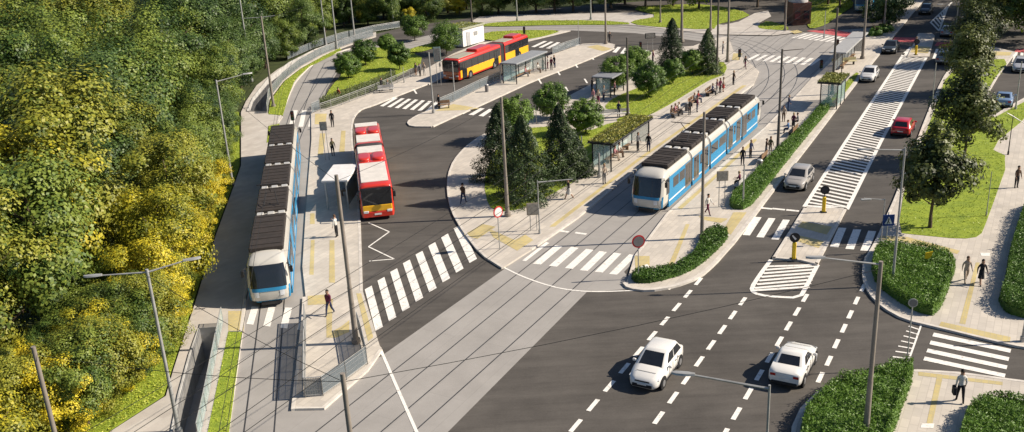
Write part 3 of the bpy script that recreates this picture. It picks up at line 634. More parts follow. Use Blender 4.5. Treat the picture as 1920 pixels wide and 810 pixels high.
# ---- conifers
def conifer(lab, px, py, h, rad, sd):
    t = thing('conifer', lab, 'conifer'); trunk(h*.9, .14, 3, rad*.6, .3, t, sd)
    g = np.random.default_rng(sd); n = int(19000*rad/2); zz = g.uniform(0, 1, n)**1.25; ang = g.uniform(0, 6.28, n)
    lay = 0.66+0.42*np.abs(np.sin(zz*h*2.6+np.sin(ang*3+zz*7+sd)*1.3)); rr_ = rad*(1-zz)**.75*lay*(1+.24*np.sin(ang*3+sd+zz*5)+.16*np.sin(ang*7+zz*17))*np.sqrt(g.uniform(.35, 1, n))+.05
    pts = np.stack([rr_*np.cos(ang), rr_*np.sin(ang), .15+zz*h-rr_*.18], 1); nr = np.stack([np.cos(ang), np.sin(ang), np.full(n, .5)], 1)
    leaves(pts, nr, 0.16, 'foliage', F_CONI, t, aspect=.45, jit=.6); put(t, G(px, py, KZ)); t.location.z = KZ; return t
conifer('tall dark conifer at the left end of the island, nearest the curved kerb', 940, 335, 6.6, 2.6, 501)
conifer('large dark conifer behind the sunlit pole, closest to the camera', 985, 373, 6.9, 2.75, 502)
conifer('large dark conifer right of the other big ones, before the green roofed shelter', 1052, 335, 6.5, 2.4, 503)
conifer('smaller dark conifer tucked at the right foot of the big conifers', 1078, 328, 4.0, 1.7, 504)
conifer('slender far conifer at the left of the platform lawn, behind small round trees', 1260, 130, 6.4, 2.3, 505)
conifer('slender far conifer at the right end of the platform lawn', 1326, 137, 5.4, 2.0, 506)
# ---- hedges and planting
def tri_sample(pts, n, g):
    loops = [[Vector((p.x, p.y, 0)) for p in pts]]; tr = tessellate_polygon(loops); L0 = loops[0]
    A = np.array([[(L0[i].x, L0[i].y) for i in t] for t in tr]); ar = np.abs(np.cross(A[:, 1]-A[:, 0], A[:, 2]-A[:, 0]))/2
    k = g.choice(len(tr), n, p=ar/ar.sum()); u, v = g.uniform(0, 1, n), g.uniform(0, 1, n); f = u+v > 1; u[f] = 1-u[f]; v[f] = 1-v[f]
    return A[k, 0]+(A[k, 1]-A[k, 0])*u[:, None]+(A[k, 2]-A[k, 0])*v[:, None], ar.sum()
def hedge(lab, pix, h, sd, m=F_HEDGE, dens=150, leaf=.26, name='hedge', fine=1.0, cat='hedge'):
    dens *= 1.9; leaf *= .72
    pts = smooth_poly(P(pix, KZ), 1)
    if area2(pts) < 0: pts = pts[::-1]
    cen = sum(pts, Vector())/len(pts); g = np.random.default_rng(sd)
    xy, ar = tri_sample(pts, 10, g); n = int(ar*dens); xy, _ = tri_sample(pts, n, g)
    top = h*(0.70+.42*g.uniform(0, 1, n)**1.5+.16*np.sin(xy[:, 0]*2.3+np.cos(xy[:, 1]*1.9)*2)+.10*np.sin(xy[:, 0]*5.1+xy[:, 1]*4.3))
    z = KZ+top*(1-g.uniform(0, 1, n)**2*.5)
    # side leaves
    per = sum((pts[i]-pts[i-1]).length for i in range(len(pts))); ns = int(per*h*dens*.9); S = []; SN = []
    ls = np.array([(pts[i]-pts[i-1]).length for i in range(len(pts))]); ks = g.choice(len(pts), ns, p=ls/ls.sum())
    for k in ks:
        a, b = pts[k-1], pts[k]; p = a.lerp(b, g.random()); d = (b-a).normalized(); o_ = Vector((d.y, -d.x, 0)); zz = g.random()
        p = p+o_*(g.uniform(-.12, .08)-zz*.1); S.append((p.x, p.y, KZ+zz*h)); SN.append((o_.x, o_.y, .5))
    C_ = np.vstack([np.column_stack([xy, z]), np.array(S)]); N_ = np.vstack([np.tile((0.2, 0, 1.0), (n, 1)), np.array(SN)])
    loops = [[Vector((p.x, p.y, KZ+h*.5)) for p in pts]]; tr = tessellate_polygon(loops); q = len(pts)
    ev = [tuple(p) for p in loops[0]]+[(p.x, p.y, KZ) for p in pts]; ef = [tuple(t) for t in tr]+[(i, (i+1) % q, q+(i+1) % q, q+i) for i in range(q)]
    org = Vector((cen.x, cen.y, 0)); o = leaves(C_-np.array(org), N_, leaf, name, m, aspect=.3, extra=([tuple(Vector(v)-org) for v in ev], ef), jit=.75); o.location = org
    return tag(o, lab, cat)
hedge('long green hedge between the avenue and the tram platform', [(1367, 391), (1373, 370), (1400, 345), (1453, 290), (1507, 240), (1535, 205), (1554, 188), (1561, 199), (1510, 259), (1434, 355), (1401, 394)], .62, 1, dens=120)
hedge('curved green hedge round the rounded tip of the tram platform', [(1184, 519), (1190, 531), (1226, 531), (1292, 512), (1340, 475), (1370, 440), (1342, 430), (1317, 442), (1307, 476), (1272, 502), (1226, 512), (1200, 509)], .5, 2, dens=190)
hedge('large green hedge bed with a yellow sign, at the corner right of the avenue', [(1641, 476), (1655, 470), (1697, 470), (1763, 479), (1791, 500), (1784, 524), (1757, 594), (1716, 585), (1676, 560), (1645, 536), (1634, 505)], .8, 3, dens=230, leaf=.24)
hedge('green hedge bed at the bottom, left of the corner pavement', [(1716, 696), (1688, 693), (1631, 712), (1570, 722), (1532, 757), (1506, 790), (1498, 860), (1655, 860), (1674, 810)], .8, 4, dens=300, leaf=.22)
hedge('green hedge in the bottom right corner of the picture', [(1803, 812), (1812, 782), (1842, 760), (1880, 756), (1940, 770), (1990, 860), (1790, 860)], .8, 5, dens=300, leaf=.22)
hedge('tall green hedge along the right edge of the picture, beyond the walking pair', [(1925, 385), (1908, 430), (1893, 480), (1884, 540), (1872, 568), (1888, 588), (1925, 598), (2010, 600), (2010, 385)], .95, 6, dens=200, leaf=.24)
F_IVY = leafmat('ivy_leaves', (0.045, 0.06, 0.025), (0.11, 0.14, 0.05), (0.19, 0.22, 0.09), scale=1.5)
hedge('climber covered fence between the terminus lawn and the bus platform', [(602, 206), (640, 193), (700, 170), (742, 151), (742, 146), (700, 163), (640, 186), (600, 199)], 1.1, 7, F_IVY, dens=150, name='planted_fence', cat='fence')
# grass blades over every lawn: nobody could count them
for nm, (pts, z) in GA.items():
    g = np.random.default_rng(abs(hash(nm)) % 1000 if False else len(nm)*7); c0 = sum((Vector((p.x, p.y)) for p in pts), Vector((0, 0)))/len(pts)
    dist = c0.length; _, ar = tri_sample(pts, 10, g); near = max(14, min(150, 9000/dist))
    n = int(min(9000, ar*near*.6)); xy, _ = tri_sample(pts, n, g); hgt = 0.06+.1*g.uniform(0, 1, n)
    C_ = np.column_stack([xy, z+hgt*.5]); N_ = np.column_stack([g.normal(0, 1, n), g.normal(0, 1, n), np.full(n, .8)])
    o = leaves(C_, N_, 0.06+dist*.0006, 'grass', F_BLADE, aspect=.4, jit=.1); tag(o, 'short sunlit grass of the '+nm.replace('_', ' '), 'grass', kind='stuff')
# forest undergrowth
fb = P([(160, 900), (208, 806), (308, 740), (322, 693), (358, 580), (402, 440), (437, 345), (447, 250), (430, 230), (410, 330), (360, 440), (290, 600), (200, 700), (60, 835)])
g = np.random.default_rng(5); xy, ar = tri_sample(fb, 9000, g)
o = leaves(np.column_stack([xy, g.uniform(.05, .16, 9000)]), np.tile((.2, 0, 1.), (9000, 1)), .10, 'undergrowth', F_BLADE, jit=.6); tag(o, 'grassy undergrowth between the woodland and the footpath', 'undergrowth', kind='stuff')
# ------------------------------------------------------------------ vehicles
def lerp_quad(q, u0, u1, v0, v1, off):
    a, b, c, d = [Vector(p) for p in q]      # a-b bottom edge, d-c top edge
    f = lambda u, v: (a.lerp(b, u)).lerp(d.lerp(c, u), v)
    n = (b-a).cross(d-a).normalized()*off
    return [f(u0, v0)+n, f(u1, v0)+n, f(u1, v1)+n, f(u0, v1)+n]
def pane(mb, q, u0, u1, v0, v1, off=0.012, mi=0):
    Q = lerp_quad(q, u0, u1, v0, v1, off); I = lerp_quad(q, u0, u1, v0, v1, -0.01)
    mb.add(Q+I, [(0, 1, 2, 3), (4, 5, 1, 0), (5, 6, 2, 1), (6, 7, 3, 2), (7, 4, 0, 3)], mi)
def paint(name, col): return mat(name, col, 0.28, tuple(c*.93 for c in col), 0.6, spec=0.5, coat=0.6, space='obj')
LAMP = mat('lamp_glass', (0.7, 0.72, 0.74), 0.1, spec=0.7); TAIL = mat('tail_lamp_red', (0.45, 0.02, 0.015), 0.2)
PLATE = mat('number_plate', (0.75, 0.75, 0.72), 0.5); RIM = mat('wheel_rim', (0.45, 0.45, 0.46), 0.3, metal=.7)
TRIM = mat('black_trim', (0.02, 0.02, 0.022), 0.5)
def wheels(t, xs, y, r, wd=.21):
    for x in xs:
        for s in (-1, 1):
            w_ = MB().tube((x, s*(y-wd), r), (x, s*y, r), r, r, 20).build('wheel', BLACK, t, True)
            MB().tube((x, s*(y-.02), r), (x, s*(y+.012), r), r*.62, r*.58, 16).build('rim', RIM, w_, True)
def make_car(name, label, col, L=4.25, Wd=1.8, H=1.47, kind='hatch', name_p='car_paint'):
    t = thing(name, label, 'car'); pm = paint(name_p, col); h = L/2; w_ = Wd/2
    #        x      hw     zb    zt(centre)  zs (shoulder)
    if kind == 'hatch': st = [(h, .55, .30, .52, .50), (h-.06, .74, .24, .66, .60), (h-.25, .86, .2, .78, .70), (h-.6, .95, .2, .88, .80), (h-1.05, 1, .2, .97, .88), (h-1.6, 1, .2, 1.0, .93), (0, 1, .2, 1.0, .96), (-h+1.0, 1, .2, 1.02, .98), (-h+.45, .98, .22, 1.03, .98), (-h+.12, .92, .26, 1.0, .95), (-h, .80, .32, .90, .86)]; gh = (h-1.12, h-1.95, -h+.62, -h+.14)
    else: st = [(h, .55, .30, .52, .50), (h-.06, .76, .24, .64, .58), (h-.28, .88, .2, .74, .67), (h-.7, .95, .2, .82, .75), (h-1.2, 1, .2, .90, .83), (h-1.7, 1, .2, .95, .89), (0, 1, .2, .97, .92), (-h+1.2, 1, .2, .99, .95), (-h+.7, .98, .22, 1.02, .96), (-h+.12, .93, .28, 1.03, .96), (-h, .84, .34, .94, .88)]; gh = (h-1.3, h-2.05, -h+1.35, -h+.72)
    rings = []
    for x, k, zb, zt, zs in st:
        y = w_*k; rings.append([(x, -y*.82, zb), (x, -y*.98, zb+.12), (x, -y, zb+.3*(zs-zb)+.1), (x, -y*.985, zs-.06), (x, -y*.93, zs+.02), (x, -y*.55, zt), (x, y*.55, zt), (x, y*.93, zs+.02), (x, y*.985, zs-.06), (x, y, zb+.3*(zs-zb)+.1), (x, y*.98, zb+.12), (x, y*.82, zb)])
    b = MB(); b.loft(rings[::-1], caps=True)
    # cabin
    xf0, xf1, xr1, xr0 = gh; zb = .92 if kind == 'hatch' else .9; wb = w_*.93; wt = w_*.75; zt = H-.05
    def ringc(z, xf, xr, y): return [(xf, -y*.82, z), (xf-.14, -y, z), (xr+.14, -y, z), (xr, -y*.8, z), (xr, y*.8, z), (xr+.14, y, z), (xf-.14, y, z), (xf, y*.82, z)]
    r0 = ringc(zb, xf0, xr0, wb); r1 = ringc(zt, xf1, xr1, wt); r2 = ringc(H, xf1-.2, xr1+.2, wt*.84); r15 = ringc(zt-.012, xf1, xr1, wt)
    cb = MB(); cb.loft([r0, r1, r2], caps=True)
    b.v += []; b.add(cb.v, [tuple(reversed(f)) for f in cb.f])
    b.build('body', pm, t, 50)
    g = MB(); pane(g, [r0[7], r0[0], r1[0], r1[7]][::1] and [r0[0], r0[7], r1[7], r1[0]], .03, .97, .1, .96); g.build('windscreen', WGLASS, t)
    g = MB(); pane(g, [r0[4], r0[3], r1[3], r1[4]], .06, .94, .22, .93); g.build('rear_window', WGLASS, t)
    for s in (0, 1):
        q = [r0[2], r0[1], r1[1], r1[2]] if s == 0 else [r0[6], r0[5], r1[5], r1[6]]
        for a, c in ((.05, .47), (.51, .95)):
            g = MB(); pane(g, q, a, c, .16, .9); g.build('side_window', WGLASS, t)
    for s in (-1, 1):
        m_ = MB().rbox((gh[0]-.35, s*(w_+.1), .98), (.12, .2, .13), .03); m_.tube((gh[0]-.35, s*w_*.95, .95), (gh[0]-.35, s*(w_+.05), .97), .025); m_.build('wing_mirror', pm, t)
        hl = MB(); hl.loft([[(h-.16, s*w_*.50, .55), (h-.10, s*w_*.50, .66), (h-.20, s*w_*.50, .72)], [(h-.40, s*w_*.90, .60), (h-.30, s*w_*.915, .70), (h-.44, s*w_*.88, .77)]]); hl.build('headlight', LAMP, t)
        MB().rbox((-h+.05, s*w_*.66, .80), (.12, w_*.36, .16), .03).build('tail_light', TAIL, t)
        MB().box((0, s*(w_*1.0), .29), (L*.52, .03, .12)).build('sill', TRIM, t)
    for s in (-1, 1):
        for x, z0, z1 in ((gh[0]-.55, .4, .9), (-.12, .35, .92), (-h+1.25, .45, .94)): MB().box((x, s*(w_+.001), (z0+z1)/2), (.02, .012, z1-z0)).build('door_seam', TRIM, t)
        for x in (.35 if False else gh[0]-1.45, -.95): MB().rbox((x, s*(w_+.012), .80), (.2, .03, .035), .008).build('door_handle', TRIM, t)
    MB().box((h-.62, 0, .905 if kind == 'hatch' else .835), (.02, w_*1.2, .008)).build('bonnet_seam', TRIM, t)
    MB().rbox((h-.03, 0, .63), (.06, w_*.9, .06), .015).build('upper_grille', TRIM, t)
    MB().rbox((h-.005, 0, .40), (.07, w_*1.2, .17), .03).build('grille', TRIM, t)
    MB().box((h+.035, 0, .50), (.02, .5, .1)).build('number_plate', PLATE, t); MB().box((-h-.012, 0, .62), (.02, .5, .1)).build('number_plate', PLATE, t)
    MB().rbox((-h+.02, 0, .38), (.12, w_*1.5, .16), .03).build('bumper', TRIM, t)
    for x in (h-.82, -h+.78):
        for s in (-1, 1): MB().tube((x, s*(w_-.06), .33), (x, s*(w_+.004), .33), .385, .385, 20).build('wheel_arch', TRIM, t, True)
    wheels(t, (h-.82, -h+.78), w_+.012, .31)
    return t
def park(t, p, heading): t.location = (p.x, p.y, 0); t.rotation_euler = (0, 0, heading)
FWD, BACK = YAW, YAW+math.pi
def mid(a, b): return (G(*a)+G(*b))/2
park(make_car('hatchback_car', 'white hatchback car driving towards the camera in the dashed lanes at the bottom', (0.72, 0.70, 0.66), 4.1, 1.8, 1.5), mid((1179, 728), (1279, 676)), BACK)
park(make_car('saloon_car', 'white saloon car seen from behind, beside the street lamp at the bottom', (0.70, 0.68, 0.66), 4.2, 1.76, 1.42, 'sedan'), mid((1440, 724), (1533, 668)), FWD)
park(make_car('hatchback_car', 'beige grey car coming down the avenue beside the hatched median', (0.33, 0.31, 0.29), 4.1, 1.78, 1.45, name_p='beige_car_paint'), mid((1467, 354), (1527, 338)), BACK)
park(make_car('hatchback_car', 'small white car further up the avenue, next to the grass kerb strip', (0.60, 0.59, 0.58), 4.0, 1.74, 1.47, name_p='silver_car_paint'), mid((1608, 158), (1650, 140)), BACK)
park(make_car('saloon_car', 'dark green black car waiting at the far red cycle crossing', (0.03, 0.034, 0.03), 4.4, 1.8, 1.45, 'sedan', 'dark_car_paint'), mid((1647, 103), (1692, 90)), BACK)
park(make_car('hatchback_car', 'dark car with bright headlights at the far shaded end of the avenue', (0.03, 0.03, 0.032), 4.2, 1.8, 1.5, name_p='dark_car_paint'), mid((1721, 30), (1750, 20)), BACK)
park(make_car('hatchback_car', 'red car driving away on the right carriageway next to the hatched median', (0.42, 0.012, 0.02), 4.2, 1.8, 1.5, name_p='red_car_paint'), mid((1669, 258), (1716, 238)), FWD)
park(make_car('estate_car', 'silver grey car on the side road at the right edge', (0.42, 0.43, 0.46), 4.4, 1.8, 1.45, name_p='silver_blue_car_paint'), mid((1886, 137), (1940, 125)), BACK)
park(make_car('saloon_car', 'blue grey car half hidden under the third avenue tree, on the side road', (0.16, 0.24, 0.38), 4.2, 1.8, 1.4, 'sedan', 'blue_car_paint'), mid((1858, 204), (1904, 188)), FWD)
park(make_car('saloon_car', 'grey car in the shade on the far right carriageway, before the far crossing', (0.20, 0.21, 0.23), 4.4, 1.8, 1.42, 'sedan', 'grey_car_paint'), mid((1762, 72), (1792, 60)), FWD)
park(make_car('saloon_car', 'grey car waiting at the far right crossing, in front of the red crossing strip', (0.16, 0.16, 0.17), 4.4, 1.8, 1.42, 'sedan', 'grey_car_paint'), mid((1752, 123), (1788, 110)), FWD)

BLUE = mat('tram_blue', (0.030, 0.22, 0.42), .5, (0.028, .20, .38), .6, space='obj'); CREAM = paint('tram_cream', (0.52, 0.50, 0.455)); WTRIM = paint('tram_white', (0.72, 0.74, 0.74)); DOORM = mat('tram_door_grey', (0.16, 0.14, 0.13), .4)
ROOFB = mat('roof_unit_brown', (0.045, 0.036, 0.032), .8, (0.03, 0.026, 0.024), 3); BELLOW = mat('bellows_grey', (0.24, 0.235, 0.225), .8)
def sec(x, hw=1.3, zt=3.3, k=1.0):
    h = [(1.02, .36), (1.0*hw/1.0 if False else hw, .62), (hw, 1.2), (hw, 2.35), (hw*.985, 2.62), (hw*.93, 2.88), (hw*.80, 3.1), (hw*.5, zt-.04), (0, zt)]
    pts = [(x, -y*k, z) for y, z in h]; return pts + [(x, y*k, z) for y, z in reversed(h[:-1])]
def make_tram(label, L, loc, rz):
    t = thing('tram', label, 'tram', loc, rz); hw = 1.3; h = L/2
    mods = []; g = .45; cab = 6.9*L/29; mid_ = (L-2*cab-4*g)/3; x = h
    for i, l in enumerate([cab, mid_, mid_, mid_, cab]): mods.append((x, x-l)); x -= l+g
    lev = [(.36, .30, 1.12), (.55, .08, 1.24), (.85, 0, 1.28), (1.2, .02, 1.29), (1.42, .08, 1.3), (1.9, .22, 1.3), (2.35, .34, 1.28), (2.84, .50, 1.23), (3.08, .74, 1.10), (3.26, 1.3, .78), (3.3, 1.9, .3)]
    us = [-1, -.94, -.84, -.66, -.4, 0, .4, .66, .84, .94, 1]
    def npt(z, xf, w_, u, sg, x0, o=0): return (x0+sg*(-xf-.38*abs(u)**6-(1-w_/1.3)*.25*abs(u)+o), u*w_*(1+o), z)
    for i, (xa, xb) in enumerate(mods):
        m = MB(); ca = xa-1.9 if i == 0 else xa; cb_ = xb+1.9 if i == 4 else xb
        m.loft([sec(cb_), sec(ca)]) if False else m.loft([sec(ca), sec(cb_)], caps=True)
        for end, x0, sg, xe in ((i == 0, xa, 1, ca), (i == 4, xb, -1, cb_)):
            if not end: continue
            grid = [[npt(z, xf, w_, u, sg, x0) for u in us]+[(xe, us[-1]*w_, z)] for z, xf, w_ in lev]
            for r_, (z, xf, w_) in zip(grid, lev): r_.insert(0, (xe, -w_, z))
            n = len(grid[0]); m.add([p for r_ in grid for p in r_], [((a*n+b, a*n+b+1, (a+1)*n+b+1, (a+1)*n+b) if sg > 0 else (a*n+b, (a+1)*n+b, (a+1)*n+b+1, a*n+b+1)) for a in range(len(grid)-1) for b in range(n-1)])
        bd = m.build('body_section', CREAM, t, 30)
        # coloured flanks
        fl = MB(); ws = []; drs = []
        a, b = (ca+.35 if i == 0 else xa), (cb_-.35 if i == 4 else xb); ln = a-b
        for s in (-1, 1):
            y = s*(hw+.006); fl.box(((a+b)/2, y, 1.54), (ln, .012, 2.20))
        fl.build('blue_flank', BLUE, t)
        for s in (-1, 1):
            MB().box(((a+b)/2, s*(hw+.016), .72), (ln*.96, .012, .12)).build('white_stripe', WTRIM, t)
            MB().box(((a+b)/2, s*(hw-.06), .38), (ln, .2, .3)).build('skirt', BLUE, t)
            def wn(c, l): MB().rbox((c, s*(hw+.012), 1.92), (l, .02, .80), .006).build('window', WGLASS, t)
            def dr(c):
                d = MB().rbox((c, s*(hw+.014), 1.50), (1.35, .03, 2.15), .01).build('door', DOORM, t)
                for k in (-.33, .33): MB().box((c+k, s*(hw+.032), 1.62), (.5, .012, 1.7)).build('door_glass', WGLASS, d)
            if i in (0, 4):
                dx = 1 if i == 0 else -1; c0 = a-.15 if i == 0 else b+.15
                wn(c0-dx*1.5, 1.25); wn(c0-dx*2.95, 1.25)
                if ln > 4.2: dr(c0-dx*4.35)
            elif i in (1, 3): dr(a-.95); dr(b+.95); wn((a+b)/2, max(.5, ln-3.9))
            else:
                for k in (-.26, .26): wn((a+b)/2+k*ln, ln*.44)
        # roof units
        ra, rb = (xa-1.9 if i == 0 else xa-.25), (xb+1.9 if i == 4 else xb+.25); n = 3
        for k in range(n):
            c = ra+(rb-ra)*(k+.5)/n; l = abs(ra-rb)/n-.05
            u = MB().rbox((c, 0, 3.38), (l, 2.2, .30), .05); 
            for q in (-.25, .25): u.box((c+q*l, 0, 3.545), (l*.06, 1.9, .05))
            u.build('roof_unit', ROOFB, t)
    for (xa, xb), (xc, xd) in zip(mods, mods[1:]):
        m = MB(); n = 5; m.loft([sec(xb+.02-(xb-xc+.04)*k/n, 1.26 if k % 2 else 1.2, 3.22, 1) for k in range(n+1)]); m.build('bellows', BELLOW, t, 60)
        for s in (-.75, 0, .75): MB().rbox(((xb+xc)/2, s, 3.36), (.55, .5, .22), .04).build('roof_box', CREAM, t)
    for sg, x0 in ((1, h), (-1, -h)):
        def patch(name, i0, i1, u0, u1, m_, off, zs=None):
            L2 = lev[i0:i1+1]; U = [u for u in np.linspace(u0, u1, 9)]
            g_ = [[npt(z, xf, w_, u, sg, x0, off) for u in U] for z, xf, w_ in L2]; n = len(U)
            mm = MB().add([p for r_ in g_ for p in r_], [((a*n+b, a*n+b+1, (a+1)*n+b+1, (a+1)*n+b) if sg > 0 else (a*n+b, (a+1)*n+b, (a+1)*n+b+1, a*n+b+1)) for a in range(len(g_)-1) for b in range(n-1)])
            return mm.build(name, m_, t, True)
        patch('windscreen', 4, 7, -.86, .86, WGLASS, .014)
        patch('nose_band', 3, 4, -1, 1, BLUE, .02); patch('bumper', 0, 1, -1, 1, BLUE, .02)
        for s in (-1, 1):
            patch('nose_edge', 1, 3, s*.93 if s > 0 else -1, 1 if s > 0 else -.93, BLUE, .018)
            patch('headlight', 2, 3, s*.5 if s > 0 else -.72, .72 if s > 0 else -.5, LAMP, .02)
            q = x0-sg*1.42; MB().rbox((q, s*(hw+.012), 2.0), (.62, .03, 1.25), .01).build('cab_window', WGLASS, t)
            arm = MB(); arm.tube((x0-sg*.85, s*1.2, 2.7), (x0-sg*.45, s*1.5, 2.65), .025); arm.rbox((x0-sg*.43, s*1.52, 2.42), (.12, .2, .42), .03); arm.build('mirror', TRIM, t)
        MB().box((x0-sg*.35, 0, .36), (.5, 1.2, .22)).build('coupler_cover', DARK, t)
    for xa, xb in (mods[0], mods[2], mods[4]):
        c = (xa+xb)/2; MB().box((c, 0, .3), (2.6, 1.9, .42)).build('bogie', DARK, t)
    m = MB(); c = mods[1][0]-.8
    m.path([Vector((c, -.6, 3.7)), Vector((c, .6, 3.7))], .03); m.tube((c, -.5, 3.65), (c-1.3, -.3, 4.3), .03); m.tube((c, .5, 3.65), (c-1.3, .3, 4.3), .03)
    m.tube((c-1.3, 0, 4.3), (c+.1, 0, 5.3), .03); m.tube((c+.1, -.8, 5.3), (c+.1, .8, 5.3), .035); m.build('pantograph', DARK, t)
    return t
tr = W(67.2, T2-.03)
make_tram('blue and cream tram standing between the two central platforms', 28.3, W(65.3+14.15, T2-.03), BACK)
L2 = 36.5; cL = LC+LD*(L2/2-1.4)
make_tram('cream tram seen from its front, leaving the left platform beside the shaded footpath', L2, cL, math.atan2(-LD.y, -LD.x))
make_tram('blue tram far away in the shade at the top of the picture', 27.6, G(1620, 22)+DT*12, BACK)

BRED = paint('bus_red', (0.55, 0.035, 0.02)); BYEL = paint('bus_yellow', (0.85, 0.45, 0.02)); BWHT = mat('bus_roof_white', (0.66, 0.62, 0.57), .6, (0.55, 0.52, 0.48), 1.5); BORA = paint('bus_orange_red', (0.48, 0.09, 0.02))
def bsec(x, hw, zb, zt):
    h = [(hw*.97, zb), (hw, zb+.3), (hw, zt-.45), (hw*.965, zt-.2), (hw*.87, zt-.06), (hw*.6, zt), (0, zt+.01)]
    p = [(x, -y, z) for y, z in h]; return p+[(x, y, z) for y, z in reversed(h[:-1])]
def make_bus(label, L, loc, rz, front_upper, band, low, roofm, shift=0):
    t = thing('articulated_bus', label, 'bus', loc, rz); hw = 1.32; zt = 2.95; h = L/2; j = h-L*.60; g = .55
    for a, b, fr in ((h, j+g, 1), (j-g, -h, 0)):
        if fr: xs = [(a, .90), (a-.07, .96), (a-.25, 1), (b, 1)]
        else: xs = [(a, 1), (b+.15, 1), (b, .95)]
        m = MB().loft([bsec(x, hw*k, .3+.0*(1-k), zt-(1-k)*1.2) for x, k in xs], caps=True); m.build('body', BRED, t, 40)
        for s in (-1, 1):
            MB().box(((a+b)/2-.05*fr, s*(hw+.006), .98), (abs(a-b)-.3, .012, .95)).build('yellow_side', BYEL, t)
            MB().box(((a+b)/2, s*(hw+.012), 2.0), (abs(a-b)-.2, .016, 1.08)).build('window_band', WGLASS, t)
            n = int(abs(a-b)/1.5)
            for k in range(1, n): MB().box((a+(b-a)*k/n, s*(hw+.024), 1.86), (.07, .012, 1.0)).build('window_pillar', TRIM, t)
        if s: 
            dd = (a-1.2, b+1.3) if fr else ((a+b)/2,)
            for c in dd:
                d = MB().rbox((c, (hw+.02), 1.35), (1.15, .03, 2.0), .01).build('door', TRIM, t)
                for k in (-.28, .28): MB().box((c+k, (hw+.04), 1.4), (.46, .012, 1.75)).build('door_glass', WGLASS, d)
        # roof panels and the two round air units
        ra = a-.25; rb = b+.2
        if roofm:
            MB().rbox((a-abs(a-b)*(.30 if fr else .22), 0, zt+.03), (abs(a-b)*(.46 if fr else .34), 2.15, .07), .02).build('roof_panel', BWHT, t)
            MB().rbox((b+abs(a-b)*.10, 0, zt+.03), (abs(a-b)*.18, 2.15, .07), .02).build('roof_panel', BWHT, t)
            c = a-abs(a-b)*(.68 if fr else .58)
            for s in (-1, 1):
                sq = lambda v: math.copysign(abs(v)**.6, v); ring = lambda r, z: [(c+r*1.2*sq(math.cos(q*math.pi/8)), s*.60+r*.60*sq(math.sin(q*math.pi/8)), z) for q in range(16)]
                MB().loft([ring(.92, zt), ring(.92, zt+.14), ring(.84, zt+.21), ring(.6, zt+.23)]).build('roof_unit', BRED, t, 50)
        else:
            MB().rbox((a-abs(a-b)*.22, .2, zt+.03), (abs(a-b)*.38, 1.7, .07), .02).build('roof_panel', mat('bus_roof_grey', (0.36, .34, .27), .7), t)
            MB().rbox((b+abs(a-b)*.34, 0, zt+.16), (abs(a-b)*.34, 1.7, .3), .1).build('roof_unit', BRED, t)
    xs = [j+g-(2*g)*k/8 for k in range(9)]
    MB().loft([bsec(x, 1.24 if k % 2 else 1.16, .35, zt-.02-(k % 2)*-.04) for k, x in enumerate(xs)]).build('bellows', mat('bus_bellows', (0.05, .05, .052), .9), t, 60)
    f = h-.0
    MB().rbox((f-.02, 0, 2.02), (.16, hw*1.80, 1.42), .06).build('windscreen', WGLASS, t)
    MB().rbox((f+.03, 0, 2.44), (.07, hw*1.3, .26), .02).build('destination_display', TRIM, t)
    MB().rbox((f-.01, 0, 1.06), (.18, hw*1.76, .50), .05).build('front_band', band, t)
    MB().rbox((f+.02, 0, .56), (.20, hw*1.80, .46), .06).build('bumper', low, t)
    MB().box((f+.135, 0, .56), (.02, .55, .13)).build('number_plate', PLATE, t)
    for s in (-1, 1):
        MB().rbox((f+.03, s*.92, .78), (.2, .4, .18), .03).build('headlight', LAMP, t)
        m = MB(); m.tube((f, s*1.2, 2.6), (f+.35, s*1.38, 2.5), .03); m.rbox((f+.36, s*1.4, 2.2), (.12, .22, .46), .03); m.build('mirror', TRIM, t)
        MB().rbox((-h-.01, s*1.05, 1.0), (.05, .2, .5), .01).build('tail_light', TAIL, t)
    MB().rbox((-h-.01, 0, 2.1), (.05, 2.0, .9), .01).build('rear_window', WGLASS, t)
    for x in (h-2.6, j+g+1.8, -h+2.9):
        for s in (-1, 1): MB().tube((x, s*(hw-.05), .48), (x, s*(hw+.02), .48), .58, .58, 18).build('wheel_arch', TRIM, t, True)
    wheels(t, (h-2.6, j+g+1.8, -h+2.9), hw+.03, .48, .3)
    for s_, x in ((1, h-1.5),): pass
    return t
bd = Vector((-3.3, 20.2, 0)).normalized(); bf = Vector((-10.55, 71.3, 0))
make_bus('red articulated bus with white roof panels, its front with an orange band towards the camera', 20.0, bf+bd*10.1, math.atan2(-bd.y, -bd.x), 0, BYEL, BRED, True)
make_bus('red and yellow articulated bus waiting behind the bus island', 18.8, (G(818, 152)+G(870, 154))/2+DT*9.4+DN*.25, BACK, 0, BORA, BORA, False)
MB_ = thing('delivery_van', 'white van far away on the shaded road beside the distant tram', 'van', G(1680, 14), YAW)
m = MB().loft([[(x, -y, .35), (x, -y, z-.3), (x, -y*.85, z), (x, y*.85, z), (x, y, z-.3), (x, y, .35)] for x, y, z in ((-2.5, .95, 2.3), (1.2, .97, 2.3), (1.8, .95, 1.6), (2.4, .9, 1.15), (2.6, .8, .8))][::-1]); m.build('body', paint('van_white', (.65, .65, .65)), MB_, 40)
m = MB().add([(1.27, -.8, 2.2), (1.27, .8, 2.2), (1.80, .82, 1.6), (1.80, -.82, 1.6)], [(0, 3, 2, 1)]); m.v = [(a+.03, b, c+.02) for a, b, c in m.v]; m.build('windscreen', WGLASS, MB_)
wheels(MB_, (1.6, -1.6), .98, .34)

